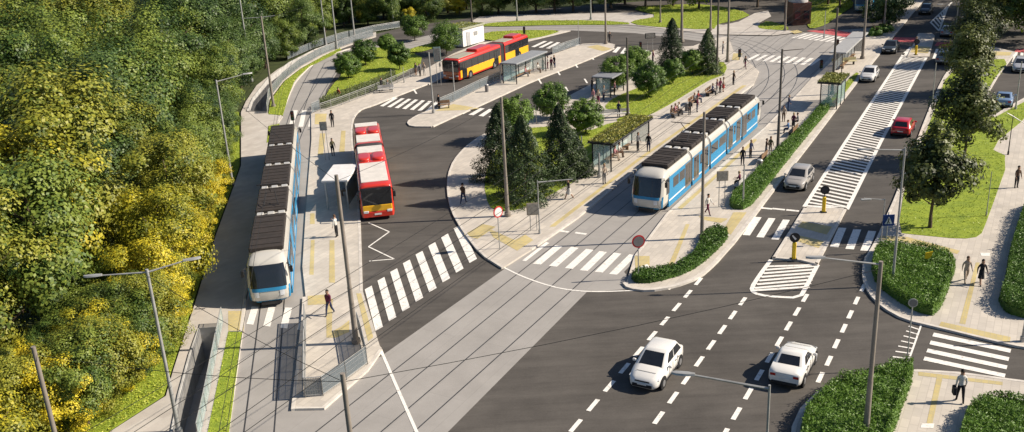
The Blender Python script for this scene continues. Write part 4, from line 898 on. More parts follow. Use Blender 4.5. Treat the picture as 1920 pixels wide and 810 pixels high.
# ------------------------------------------------------------------ poles, lamps, signs
def pole(name, label, cat, px, py, h, r=.11, m=POLE, arms=(), z=KZ, by_top=False, taper=.62, joint=True, base=True, armz=None):
    """arms: list of (dx, dy, length, rise, head) in world directions"""
    p = G(px, py, h) if by_top else G(px, py, z)
    t = thing(name, label, cat, (p.x, p.y, z if not by_top else 0))
    hh = h if by_top else h
    mb = MB(); mb.tube((0, 0, -.1), (0, 0, hh*.35), r*1.0, r*(.5+taper/2), 10); mb.tube((0, 0, hh*.35), (0, 0, hh), r*(.46+taper/2)*.94, r*taper, 10)
    if base: mb.tube((0, 0, 0), (0, 0, .3), r*1.6, r*1.5, 10)
    mb.build('pole', m, t, 40)
    for dx, dy, ln, rise, head in arms:
        d = Vector((dx, dy, 0)).normalized(); z0 = hh-(.15 if not armz else armz)
        a = Vector((0, 0, z0)); e = a+d*ln+Vector((0, 0, rise)); MB().tube(a, e, .05, .035, 6).build('arm', STEEL if m is not POLED else m, t)
        if head:
            c = e+d*.35; q = math.atan2(d.y, d.x)
            MB().loft([[(c+Matrix.Rotation(q, 3, 'Z') @ Vector((x, y*k, zz))) for y, zz in ((-.13, 0), (-.1, .07), (0, .1), (.1, .07), (.13, 0), (0, -.04))] for x, k in ((-.4, .5), (-.15, 1), (.25, 1), (.42, .45))][::-1]).build('lamp_head', STEEL, t, 40)
    return t
def hg(xb, yb, yt, z=KZ):
    p = G(xb, yb, z); lo, hi = 0, 40
    for _ in range(40):
        m_ = (lo+hi)/2
        if proj((p.x, p.y, z+m_))[1] > yt: lo = m_
        else: hi = m_
    return lo
LFT, RGT = (-1, -.05), (1, .05)
PL = [  # name, label, px, py, h or top, material, arms, radius
 ('street_lamp', 'double armed street lamp rising in front of the woodland at the bottom left', 275, 505, 9, 'T', STEEL, [(-1, -.1, 2.1, .05, 1), (1, .35, 1.7, .25, 1)], .12),
 ('catenary_pole', 'thick bare pole without arms in the bottom left corner, in front of the woodland', 62, 650, 9, 'T', POLE, [], .15),
 ('catenary_pole', 'cut off thick pole top at the bottom, in front of the platform railing', 642, 700, 9, 'T', POLE, [], .15),
 ('street_lamp', 'tall brown street lamp pole in front of the corner hedge, arm reaching left', 1652, 490, 9, 'T', POLE, [(-1, .15, 2.4, .3, 1)], .15),
 ('street_lamp', 'slim pale street lamp at the bottom edge, its long arm reaching left over the lanes', 1443, 722, 8.6, 'T', STEEL, [(-1, .28, 2.6, .3, 1)], .07),
 ('catenary_pole', 'tall pole rising from the left platform in front of the white shelter', 668, 643, 328, 'B', POLE, [], .17),
 ('catenary_pole', 'tall sunlit pole in front of the large conifers on the rounded island tip', 952, 405, 182, 'B', POLE, [], .17),
 ('catenary_pole', 'tall brown pole right of the blue tram, standing at the hedge tip', 1316, 447, 210, 'B', POLE, [], .15),
 ('street_lamp', 'dark pole with a thin arm to the right, on the platform behind the blue tram', 1458, 282, 92, 'B', POLED, [(1, .05, 1.9, .05, 0)], .15),
 ('street_lamp', 'pale street lamp right of the avenue before the nearest avenue tree, arm to the left', 1673, 533, 277, 'B', STEEL, [(-1, .1, 2.0, .1, 1)], .09),
 ('street_lamp', 'pale street lamp at the woodland edge above the shaded footpath, arm to the right', 436, 345, 150, 'B', STEEL, [(1, .5, 2.4, .3, 1)], .13),
 ('catenary_pole', 'pale pole left of the curved ramp with its foot in the bushes', 472, 152, -6, 'B', STEEL, [], .15),
 ('street_lamp', 'double armed lamp pole on the grass wedge beside the far ramp', 513, 200, 30, 'B', POLE, [(-1, -.05, 2.2, 0, 0), (1, .1, 1.6, .1, 0)], .17),
 ('catenary_pole', 'pale pole behind the far ramp at the woodland edge, left of a taller pair', 611, 84, -10, 'B', STEEL, [], .16),
 ('catenary_pole', 'pale pole beside the curved track at the upper end of the terminus lawn', 632, 92, -12, 'B', STEEL, [], .18),
 ('catenary_pole', 'pale pole behind the leftmost round trees in front of the woodland', 665, 70, -14, 'B', STEEL, [], .16),
 ('catenary_pole', 'pale pole behind the dark round tree of the terminus lawn', 738, 46, -16, 'B', STEEL, [], .17),
 ('catenary_pole', 'thin pole in the woodland edge behind the round tree by the cross street', 784, 22, -18, 'B', STEEL, [], .15),
 ('catenary_pole', 'dark pole behind the white utility building', 885, 42, -18, 'B', POLED, [], .17),
 ('catenary_pole', 'pale pole behind the rear of the red and yellow bus', 970, 38, -18, 'B', STEEL, [], .15),
 ('catenary_pole', 'pale pole in front of the dark trees, right of the bright street strip', 1108, 36, -18, 'B', STEEL, [], .16),
 ('catenary_pole', 'tall pole at the far end of the bus island', 1136, 82, -16, 'B', POLE, [], .2),
 ('catenary_pole', 'dark pole on the near edge of the platform lawn, before the round trees', 1177, 224, 70, 'B', POLED, [], .15),
 ('catenary_pole', 'pole on the park lawn at the top, left of the thickest pole', 1238, 42, -18, 'B', POLE, [], .16),
 ('catenary_pole', 'thickest pole behind the slender left far conifer', 1278, 78, -16, 'B', POLE, [], .27),
 ('catenary_pole', 'pole right of the park lawn behind the slender right far conifer', 1332, 56, -18, 'B', POLE, [], .2),
 ('catenary_pole', 'dark pole at the right end of the platform lawn, by the waiting people', 1344, 140, -14, 'B', POLED, [], .16),
 ('catenary_pole', 'dark brown pole on the rounded top corner of the central platform', 1364, 116, -14, 'B', POLE, [], .2),
 ('catenary_pole', 'dark brown pole just left of the brick coloured kiosk', 1472, 57, -18, 'B', POLE, [], .17),
 ('catenary_pole', 'dark pole right of the far green roofed shelter, between grass strip and platform', 1560, 177, 15, 'B', POLED, [], .17),
 ('catenary_pole', 'pole behind the far grey canopy beside the tram platform', 1617, 110, -12, 'B', POLE, [(-1, 0, 1.8, 0, 0)], .2),
 ('catenary_pole', 'pale pole in the bright bush by the avenue kerb at the top', 1657, 57, -14, 'B', POLE, [], .17),
 ('street_lamp', 'slim street lamp in the shaded upper part right of the avenue, arm to the left', 1791, 68, 5, 'B', STEEL, [(-1, .05, 2.2, 0, 1)], .15),
 ('street_lamp', 'slim lamp post right of the avenue above the red car', 1747, 200, 118, 'B', STEEL, [], .07),
 ('street_lamp', 'slim pale lamp post on the side road lawn at the right edge', 1904, 205, 115, 'B', STEEL, [], .08),
 ('street_lamp', 'small dark angled lamp on a thin post where the right path narrows', 1890, 290, 215, 'B', DARK, [(1, .1, 1.1, -.7, 0), (-1, -.1, .6, .35, 0)], .05),
 ('street_lamp', 'thin pale post beside the rear of the island, left end, near the scooter rider', 813, 212, 98, 'B', STEEL, [], .12),
 ('sign_post', 'plain white post on the bus island beside the bus lane, in front of the bus', 853, 188, 116, 'B', STEEL, [], .1),
 ('sign_post', 'short white post at the near corner of the bus island shelter', 939, 155, 120, 'B', STEEL, [], .1),
 ('sign_post', 'thin tall post at the far crossing end of the bus island', 1085, 82, 36, 'B', STEEL, [], .06),
 ('sign_post', 'thin white post standing at the terminus fence, left one', 736, 168, 130, 'B', STEEL, [], .06),
 ('sign_post', 'thin white post standing at the terminus fence, right one', 758, 155, 125, 'B', STEEL, [], .06),
 ('lamp_post', 'slim pale post left of the green roofed shelter at the conifer lawn', 1092, 322, 255, 'B', STEEL, [], .08),
 ('sign_post', 'stubby white cylinder post before the green roofed shelter', 1124, 332, 287, 'B', STEEL, [], .13),
 ('lamp_post', 'white post with a thin arm to the right near the woman in a white skirt', 1012, 438, 338, 'B', STEEL, [(1, .1, 2.6, 0, 0)], .06),
 ('lamp_post', 'white post in the long hedge beside the avenue', 1393, 386, 308, 'B', STEEL, [], .08),
 ('sign_post', 'thin stake at the back edge of the central platform, between round trees', 1006, 232, 197, 'B', STEEL, [], .05),
 ('lamp_post', 'thin stake with a round head on the right lawn near the path', 1849, 405, 322, 'B', STEEL, [], .04),
 ('catenary_pole', 'short concrete pole at the right corner of the bottom right crossing pavement', 1917, 640, 560, 'B', STEEL, [], .09),
 ('pole', 'slim post at the far right end of the distant zebra crossing', 1545, 70, 20, 'B', STEEL, [], .08),
]
PT = {}
for nm, lab, px, py, tp, md, m_, arms, r_ in PL:
    cat = {'catenary_pole': 'pole', 'street_lamp': 'street lamp', 'sign_post': 'post', 'lamp_post': 'post', 'pole': 'post'}[nm]
    if md == 'T': t = pole(nm, lab, cat, px, py, tp, r_, m_, arms, by_top=True)
    else: t = pole(nm, lab, cat, px, py, hg(px, py, tp), r_, m_, arms)
    PT[lab] = t
SRED = mat('sign_red', (0.55, 0.03, 0.035), .4); SWH = mat('sign_white', (0.75, 0.72, 0.70), .4); SBL = mat('sign_blue', (0.02, 0.05, 0.2), .4); SGR = mat('sign_back_grey', (0.20, 0.19, 0.19), .5); SYE = mat('sign_yellow', (0.75, 0.50, 0.02), .45); SBE = mat('board_beige', (0.36, 0.31, 0.24), .6)
CAMD = Vector((0, -1, .0))
def round_sign(name, label, px, py, ph, r, face, ring, nrm=(0, -1, 0), postr=.035, postm=STEEL):
    p = G(px, py, KZ); h = hg(px, py, ph); t = thing(name, label, 'road sign', p); n = Vector(nrm).normalized()
    MB().tube((0, 0, -.05), (0, 0, h), postr, postr, 8).build('post', postm, t)
    c = Vector((0, 0, h)); pl = MB().disc(c+n*.06, n, r, .03, 28).build('sign_plate', ring, t); MB().disc(c+n*.08, n, r*.78, .012, 28).build('sign_face', face, pl)
    return t
round_sign('road_sign', 'round white sign with a red ring at the tip of the rounded island', 937, 466, 397, .42, SWH, SRED, (.8, -1, 0))
round_sign('road_sign', 'round grey sign with a thin red rim at the tip of the tram platform', 1197, 520, 452, .44, SGR, SRED, (.15, -1, 0))
round_sign('road_sign', 'small round plate on a thin post at the give-way ladder markings', 1699, 690, 567, .24, SGR, STEEL, (-.3, -1, 0))
t = round_sign('road_sign', 'blue square pedestrian crossing sign behind the corner hedge', 1660, 470, 398, .01, SGR, SGR); c = Vector((0, -.08, hg(1660, 470, 412)))
MB().rbox(c, (.78, .04, .78), .01).build('sign_plate', SBL, t); MB().add([c+Vector((-.26, -.03, -.26)), c+Vector((.26, -.03, -.26)), c+Vector((0, -.03, .28))], [(0, 1, 2)]).build('white_triangle', SWH, t)
m = MB(); k = c+Vector((0, -.04, 0)); m.tube(k+Vector((0, 0, .06)), k+Vector((0, 0, .14)), .04); m.tube(k+Vector((0, 0, .06)), k+Vector((-.02, 0, -.06)), .03); m.tube(k+Vector((-.02, 0, -.06)), k+Vector((-.1, 0, -.22)), .022); m.tube(k+Vector((-.02, 0, -.06)), k+Vector((.08, 0, -.22)), .022); m.build('walking_figure', TRIM, t)
t = thing('road_sign', 'blue and dark sign on a thin arm left of the blue pedestrian sign', 'road sign', G(1652, 455, KZ)); MB().tube((0, 0, 0), (0, 0, 3.2), .04).build('post', STEEL, t); MB().tube((0, 0, 3.15), (-1.4, .1, 3.3), .03).build('arm', STEEL, t); MB().rbox((-1.3, 0, 3.25), (.7, .2, .08), .02).build('lamp_head', STEEL, t)
for lab, px, py, ph, mk in (('yellow traffic bollard with a round black sign, beside the long hatched median', 1544, 398, 356, 0), ('yellow traffic island bollard with a black and white arrow sign, nearest the camera', 1488, 486, 445, 1), ('yellow traffic island bollard with a dark disc on the far refuge', 1717, 103, 78, 0)):
    p = G(px, py, KZ); h = hg(px, py, ph); t = thing('keep_right_bollard', lab, 'bollard', p)
    MB().rbox((0, 0, .62), (.26, .2, 1.24), .05).build('yellow_post', SYE, t); MB().box((0, 0, .03), (.4, .4, .06)).build('base', DARK, t); MB().tube((0, 0, 1.2), (0, 0, h), .035).build('pin', DARK, t)
    n = Vector((-.15, -1, 0)).normalized(); c = Vector((0, 0, h)); pl = MB().disc(c+n*.05, n, .34, .03, 24).build('sign_plate', TRIM, t)
    if mk:
        q = c+n*.075; s = n.cross(Vector((0, 0, 1))); MB().add([q+s*.2+Vector((0, 0, .14)), q+s*.14+Vector((0, 0, .2)), q-s*.12-Vector((0, 0, .08)), q-s*.02-Vector((0, 0, .18))][::-1], [(0, 1, 2, 3)]).build('arrow', SWH, pl)
    else: MB().disc(c+n*.075, n, .25, .01, 24).build('sign_face', mat('sign_dark', (.05, .045, .05), .5), pl)
def board(label, px, py, pt, wd, hh, m=SBE, rz=0, name='notice_board', cat='notice board', dz=0):
    p = G(px, py, KZ); h = hg(px, py, pt); t = thing(name, label, cat, p, rz)
    for x in (-wd*.25, wd*.25): MB().tube((x, .02, 0), (x, .02, h-.03), .03).build('post', STEEL, t)
    b = MB().rbox((0, -.05, h-hh/2), (wd, .07, hh), .02).build('board', m, t); MB().rbox((0, -.09, h-hh/2), (wd*.84, .02, hh*.82), .005).build('poster', mat('poster_'+label[:4], tuple(min(.7, c*1.25) for c in (m.diffuse_color[:3] if False else (.34, .31, .26))), .6, (.26, .24, .21), 6), b)
    return t
board('beige notice board on thin posts at the near end of the central platform', 1001, 432, 380, .95, .95)
board('square brown notice board on a thin post left of the long hedge', 1353, 388, 320, .9, .8)
board('grey timetable board on the left platform between the tram and the rear of the bus', 614, 300, 228, .7, .85, SGR)
t = board('dark sign panel on two thin posts behind the small round trees, by the far crossing', 1219, 108, 62, 1.4, .7, TRIM)
board('grey timetable post at the near end of the bus island shelter', 824, 160, 88, .9, 1.8, mat('info_teal', (.30, .40, .38), .5), name='information_pillar', cat='information pillar')
t = thing('hedge_sign', 'small bright yellow leaf shaped sign standing in the corner hedge bed', 'sign', G(1738, 505, KZ)); MB().tube((0, 0, 0), (0, 0, .9), .02).build('stake', STEEL, t)
MB().loft([[(x, y, z) for x, z in ((-.24, .8), (.0, .7), (.2, .95), (.27, 1.25), (.05, 1.2), (-.2, 1.15))] for y in (-.03, .03)]).build('plate', SYE, t)
def signal(label, px, py, pt, ng=False):
    p = G(px, py, KZ); h = hg(px, py, pt); t = thing('traffic_light', label, 'traffic light', p); MB().tube((0, 0, 0), (0, 0, h), .055).build('pole', POLED, t)
    b = MB().rbox((0, -.1, h-.5), (.36, .3, 1.05), .05).build('signal_head', DARK, t)
    for k, cc in ((.3, (.12, .01, .01)), (0, (.12, .07, .01)), (-.3, (.01, .1, .04))): MB().disc((0, -.26, h-.5+k), (0, -1, 0), .1, .03, 14).build('lens', mat('lens%d' % int(k*10), cc, .3), b)
signal('traffic light at the rear of the red and yellow bus', 984, 84, 50); signal('traffic light at the left edge of the far tram crossing, beside the platform corner', 1386, 112, 92)
signal('traffic light on the left of the near tracks behind the front tram, by the crossing', 551, 236, 208); signal('traffic light near the far green roofed shelter at the tram platform edge', 1539, 130, 112)
signal('traffic light beside the brown platform pole above the far shelter', 1569, 95, 74); signal('traffic light left of the slender left far conifer, behind the round trees', 1201, 110, 78)
# ------------------------------------------------------------------ railings
def railing(name, label, line, h=1.1, fill=True, bars=True, cat='railing', z=KZ, m=STEEL):
    """posts, rails and wire mesh along a ground line"""
    o0 = line[0]; t = thing(name, label, cat, (o0.x, o0.y, z)); org = Vector((o0.x, o0.y, z)); rl = MB(); br = MB(); k = 0
    for a, b in zip(line, line[1:]):
        a = Vector((a.x, a.y, z))-org; b = Vector((b.x, b.y, z))-org; L = (b-a).length; n = max(1, round(L/1.6)); d = (b-a)
        rl.tube(a+Vector((0, 0, h)), b+Vector((0, 0, h)), .03); rl.tube(a+Vector((0, 0, .12)), b+Vector((0, 0, .12)), .02); rl.tube(a+Vector((0, 0, h*.82)), b+Vector((0, 0, h*.82)), .018)
        for i in range(n+1):
            if k < 95: MB().tube(a+d*i/n, a+d*i/n+Vector((0, 0, h)), .03).build('post', m, t); k += 1
        if bars:
            nb = int(L/.13)
            for i in range(nb+1): br.tube(a+d*i/max(1, nb), a+d*i/max(1, nb)+Vector((0, 0, h)), .009, .009, 4)
            for q in (.35, .6): br.tube(a+Vector((0, 0, h*q)), b+Vector((0, 0, h*q)), .009, .009, 4)
        if fill:
            s = Vector((-d.y, d.x, 0)).normalized()*.006
            f_ = MB().add([a-s+Vector((0, 0, .12)), b-s+Vector((0, 0, .12)), b-s+Vector((0, 0, h*.95)), a-s+Vector((0, 0, h*.95)), a+s+Vector((0, 0, .12)), b+s+Vector((0, 0, .12)), b+s+Vector((0, 0, h*.95)), a+s+Vector((0, 0, h*.95))], [(0, 1, 2, 3), (7, 6, 5, 4)]); f_.build('panel', fill, t)
    rl.build('rail', m, t); 
    if bars: br.build('bars', m, t)
    return t
gp = lambda *q: P(q, KZ)
railing('mesh_railing', 'steel mesh railing round the pointed end of the left platform', gp((574, 602), (573, 668), (573, 745), (606, 742), (650, 712), (689, 683), (681, 648), (672, 618)), 1.15, SMOKE)
railing('glass_railing', 'steel and glass railing along the sunken ramp at the bottom left', gp((419, 606), (408, 660), (387, 770), (374, 830)), 1.1, CLEAR, False)
railing('mesh_railing', 'mesh railing along the right side of the far curved ramp', gp((502, 212), (505, 184), (532, 150), (563, 125), (602, 103), (645, 86), (700, 68)), 1.1, SMOKE)
railing('mesh_railing', 'mesh railing along the outer edge of the path behind the far ramp', gp((540, 112), (590, 90), (640, 74), (700, 60), (750, 52)), 1.1, SMOKE)
railing('glass_railing', 'long glass railing on the bus island edge facing the bus lane', gp((822, 203), (850, 191), (900, 166), (938, 150)), 1.1, SMOKE, False)
railing('mesh_railing', 'mesh railing at the far end of the bus island by the zebra crossing', gp((1036, 102), (1060, 93), (1088, 84)), 1.1, SMOKE)
railing('mesh_railing', 'mesh fence in front of the climber fence beside the bus platform', gp((602, 210), (640, 197), (700, 174), (745, 155), (790, 135)), 1.0, False)
railing('mesh_railing', 'low railing at the near crossing end of the climber fence', gp((585, 213), (600, 206)), 1.2, SMOKE)
# ------------------------------------------------------------------ shelters
def shelter(label, org, rz, L, D, H, roofm, plants=False, near=True, panel=CLEAR, bench=True, plantm=None, frame=DARK, nm='bus_shelter', over=.25):
    """local x along the stop, y to the back"""
    t = thing(nm, label, 'shelter', org, rz); n = max(1, round(L/2.2))
    for i in range(n+1):
        x = L*i/n
        for y in ((0, D) if i in (0, n) else (D,)): MB().box((x, y, H/2), (.1, .1, H)).build('post', frame, t)
    rf = MB().rbox((L/2, D/2, H+.07), (L+over*2, D+over*2, .16), .04).build('roof', roofm, t)
    if plants:
        g = np.random.default_rng(int(L*100)); k = int((L+.4)*(D+.4)*260); pt = np.column_stack([g.uniform(-over, L+over, k), g.uniform(-over, D+over, k), H+.17+.14*g.uniform(0, 1, k)])
        leaves(pt, np.tile((.1, 0, 1.), (k, 1)), .15, 'roof_plants', F_ROOF, rf, jit=.6)
    for i in range(n):
        x0, x1 = L*i/n+.06, L*(i+1)/n-.06; MB().box(((x0+x1)/2, D, H*.52), (x1-x0, .03, H*.82)).build('glass_panel', panel, t)
    for x in ((0, L) if near else (L,)): MB().box((x, D/2, H*.52), (.03, D-.12, H*.82)).build('glass_panel', panel, t)
    if bench:
        b = MB().rbox((L/2, D-.45, .45), (L*.6, .42, .06), .02)
        for k in (-.25, .25): b.box((L/2+k*L, D-.45, .21), (.08, .3, .42))
        b.build('bench', mat('bench_wood', (.22, .14, .08), .6), t)
    return t
p = G(1146, 322, KZ); shelter('green roofed glass shelter on the central platform, beside the waiting people', p, YAW, 9.0, 1.75, 2.5, DARK, True, nm='tram_shelter', over=.35)
p = G(1500, 205, KZ); shelter('green roofed shelter at the far end of the avenue tram platform', G(1537, 203, KZ)+DT*4.0, YAW+math.pi, 4.0, 1.7, 2.7, DARK, True, plantm=1, nm='tram_shelter', over=.35)
p = G(969, 158, KZ); shelter('grey roofed glass shelter on the bus island', p, YAW, 8.0, 1.9, 2.5, mat('shelter_roof_grey', (.27, .28, .29), .6), False)
p = G(1012, 135, KZ); 
shelter('low grey canopy with people under it at the edge of the second bus lane', G(1158, 176, KZ)-DT*2, YAW, 3.8, 1.8, 2.3, mat('canopy_slate', (.22, .23, .25), .6), False, panel=CLEAR, over=.4)
pw = G(602, 342, 2.6); pr = G(649, 335, 2.6); pf = G(648, 298, 2.6)
shelter('shelter with a flat white roof on the left platform between tram and bus', Vector((pw.x+.25, pw.y+.3, KZ)), math.atan2(pr.y-pw.y, pr.x-pw.x)*0+R(-4), 1.7, 3.9, 2.45, mat('white_membrane', (.70, .69, .68), .6, (.60, .59, .58), 2), False, bench=True, panel=SMOKE, near=False, frame=STEEL)
shelter('long grey canopy on posts over the far end of the tram platform', G(1568, 139, KZ)+DN*.6, YAW, 13.4, 1.0, 2.6, mat('canopy_grey', (.34, .34, .34), .7), False, near=False, panel=SMOKE, over=.5, frame=POLED, nm='platform_canopy')
# utility buildings
t = thing('utility_building', 'white utility building with a green roof behind the red and yellow bus', 'building', G(869, 88, KZ), math.atan2((G(908, 77)-G(869, 88)).y, (G(908, 77)-G(869, 88)).x))
Lw = (G(908, 77)-G(869, 88)).length; Hb = hg(869, 88, 56)
MB().box((Lw/2, 2.2, Hb/2), (Lw, 4.4, Hb)).build('wall', mat('white_render', (.78, .76, .74), .8, (.72, .70, .68), .8), t); rf = MB().rbox((Lw/2, 2.2, Hb+.1), (Lw+.4, 4.8, .2), .03).build('roof', mat('roof_gravel', (.35, .36, .26), .9), t)
g = np.random.default_rng(3); leaves(np.column_stack([g.uniform(0, Lw, 900), g.uniform(.1, 4.3, 900), np.full(900, Hb+.27)]), np.tile((0, 0, 1.), (900, 1)), .25, 'roof_plants', F_ROOF, rf)
MB().box((Lw*.25, -.03, 1.05), (.9, .06, 2.1)).build('door', mat('door_grey', (.42, .42, .43), .5), t); MB().box((Lw*.6, -.03, 1.6), (.9, .06, .6)).build('vent', mat('vent_grey', (.3, .3, .3), .5), t)
t = thing('kiosk', 'brick coloured kiosk with a pale domed roof at the top of the picture', 'kiosk', G(1486, 48, .05), R(3)); kw = (G(1516, 46)-G(1482, 48)).length
MB().box((kw/2, 2.0, 1.7), (kw, 4, 3.4)).build('wall', mat('kiosk_brown', (.13, .055, .04), .7, (.07, .035, .03), 2.0), t); MB().loft([[(kw/2+math.cos(a)*kw*.5*s, 2+math.sin(a)*2*s, z) for a in [i*math.pi/10 for i in range(20)]] for s, z in ((1, 3.4), (1, 3.7), (.8, 4.3), (.4, 4.7), (.05, 4.8))]).build('roof', CONC, t, 40)
for x in (.25, .75): MB().box((kw*x, -.03, 1.5), (kw*.3, .05, 1.4)).build('window', WGLASS, t)
# benches, bins
WOOD = mat('bench_timber', (.24, .15, .09), .6, (.16, .10, .06), 3)
def bench(label, px, py, rz, L=1.8, grp=None, m=None):
    p = G(px, py, KZ); t = thing('bench', label, 'bench', p, rz)
    MB().rbox((0, 0, .45), (L, .45, .06), .02).build('seat', m or WOOD, t); b = MB().rbox((0, .24, .72), (L, .05, .36), .02).build('backrest', m or WOOD, t)
    for x in (-L*.38, L*.38): MB().box((x, .02, .21), (.07, .4, .42)).build('leg', DARK, t)
    if grp: t['group'] = grp
    return t
bench('long pale stone bench on the pavement left of the dark lawn pole', 1150, 221, R(5), 3.6, m=CONC)
bench('pale bench at the bus island fence beside the dark clad person', 724, 173, R(8), 2.0, m=CONC)
bench('bench with seated people nearest the tram, along the platform lawn edge', 1268, 217, YAW, 2.4)
bench('bench along the platform lawn edge, second from the tram shelter', 1300, 196, YAW, 2.2)
bench('bench along the platform lawn edge, third from the tram shelter', 1331, 178, YAW, 2.0)
bench('bench near the long hedge on the avenue platform, by the dark haired person', 1428, 303, YAW+math.pi, 2.0)
bench('pale bench at the long hedge next to the brown notice board', 1386, 352, YAW+math.pi, 2.0, m=CONC)
bench('bench by the far part of the long hedge on the avenue platform', 1486, 252, YAW+math.pi, 2.0)
bench('yellow topped bench on the far platform below the long canopy', 1583, 122, R(6), 3.2, m=mat('bench_pale_yellow', (.5, .45, .25), .6))
bench('bench in the lower end of the bus island for the scooter rider', 833, 203, R(10), 1.4)
for lab, px, py in (('grey litter bin beside the bench on the avenue platform', 1424, 318), ('grey litter bin on the bus island next to the glass railing', 913, 172), ('grey litter bin beside the seated people at the platform lawn', 1288, 208)):
    t = thing('litter_bin', lab, 'bin', G(px, py, KZ)); MB().tube((0, 0, 0), (0, 0, .85), .22, .24, 14).build('drum', SGR, t, 40); MB().tube((0, 0, .85), (0, 0, .93), .26, .2, 14).build('lid', STEEL, t, 40)
# ------------------------------------------------------------------ overhead wires
WIRE = mat('wire_dark', (.02, .02, .02), .6)
def wire(lab, pts, r=.014, grp='overhead wires of the tram line', sag=0.0):
    mb = MB(); n = len(pts)
    for a, b in zip(pts, pts[1:]):
        k = 6 if sag else 1; prev = a
        for i in range(1, k+1):
            u = i/k; q = a.lerp(b, u)-Vector((0, 0, sag*4*u*(1-u))); mb.tube(prev, q, r, r, 4); prev = q
    return tag(mb.build('overhead_wire', WIRE), lab, 'wire', grp)
for n_ in (T1, T2):
    wire('thin dark overhead contact wire running above the tracks of the main tram crossing', [W(t, n_, 5.6) for t in range(10, 191, 20)])
    wire('thin sagging carrier wire above the tracks of the main tram crossing', [W(t, n_+.05, 6.75) for t in range(8, 198, 24)], .013, sag=.35)
wire('thin feeder wire over the pointed end of the left platform', [W(8, -31.9, 5.7), W(60, -31.9, 5.7), W(118, -31.5, 6.4)], .013, sag=.3)
lw = [la+Vector((0, 0, 5.6)), LC+Vector((0, 0, 5.6)), lb+Vector((0, 0, 5.6))]+[p+Vector((0, 0, 5.6)) for p in bezier(lb, lb+LD*20, G(600, 118), 6)[1:]]
wire('thin overhead wire above the left tram and its curved track', lw); wire('thin sagging carrier wire above the left tram and its curved track', [p+Vector((0, 0, 1.1)) for p in lw[:3]], .013, sag=.3)
def top_of(lab): 
    o = PT[lab]; z = max((c.matrix_basis.translation.z+max(v.co.z for v in c.data.vertices)) for c in o.children if c.name.startswith('pole')); return o.location+Vector((0, 0, z-.35))
K = {k[:26]: k for k in PT}
def tp(s): return top_of([k for k in PT if s in k][0])
for a, b in (('bottom left', 'cut off thick pole'), ('cut off thick pole', 'in front of the corner hedge'), ('rising from the left platform', 'above the shaded footpath'), ('rising from the left platform', 'rounded island tip'), ('rounded island tip', 'right of the blue tram'),
             ('before the round trees', 'on the platform behind the blue tram'), ('by the waiting people', 'right of the far green roofed'), ('on the grass wedge', 'upper end of the terminus lawn'), ('bare pole without arms', 'cut off thick pole'), ('rounded top corner', 'behind the far grey canopy')):
    wire('thin cross span wire strung between two poles of the tram line', [tp(a), tp(b)], .012, 'cross span wires between poles', .25)

# ------------------------------------------------------------------ people
SKIN = mat('skin', (.42, .25, .17), .6, space='obj'); SHOE = mat('shoe_dark', (.03, .025, .02), .6)
HAIRS = [mat('hair_dark', (.02, .014, .01), .7), mat('hair_brown', (.10, .055, .03), .7), mat('hair_blond', (.35, .25, .12), .7)]
CL = {k: mat('cloth_'+k, c, .85, tuple(x*.8 for x in c), 8, space='obj') for k, c in dict(white=(.62, .60, .56), black=(.018, .018, .022), navy=(.03, .04, .09), grey=(.16, .16, .17), beige=(.42, .34, .27), red=(.32, .03, .03), pink=(.45, .22, .24), blue=(.10, .20, .40), brown=(.10, .06, .04), maroon=(.12, .02, .05), green=(.06, .10, .05), jeans=(.05, .08, .16), olive=(.12, .11, .06)).items()}
def skin_mesh(V, E, Rd, root=0, sub=1):
    me = bpy.data.meshes.new('tmp'); me.from_pydata(V, E, []); o = bpy.data.objects.new('tmp', me); C.objects.link(o)
    m = o.modifiers.new('s', 'SKIN'); m.use_smooth_shade = True; m.branch_smoothing = .6
    for i, r in enumerate(Rd):
        me.skin_vertices[0].data[i].radius = tuple(x*(1.22 if x > .03 else 1) for x in (r if isinstance(r, tuple) else (r, r))); me.skin_vertices[0].data[i].use_root = False
    for k in (root if isinstance(root, (list, tuple)) else [root]): me.skin_vertices[0].data[k].use_root = True
    s = o.modifiers.new('u', 'SUBSURF'); s.levels = sub
    dg = bpy.context.evaluated_depsgraph_get(); dg.update(); out = bpy.data.meshes.new_from_object(o.evaluated_get(dg))
    bpy.data.objects.remove(o); bpy.data.meshes.remove(me); return out
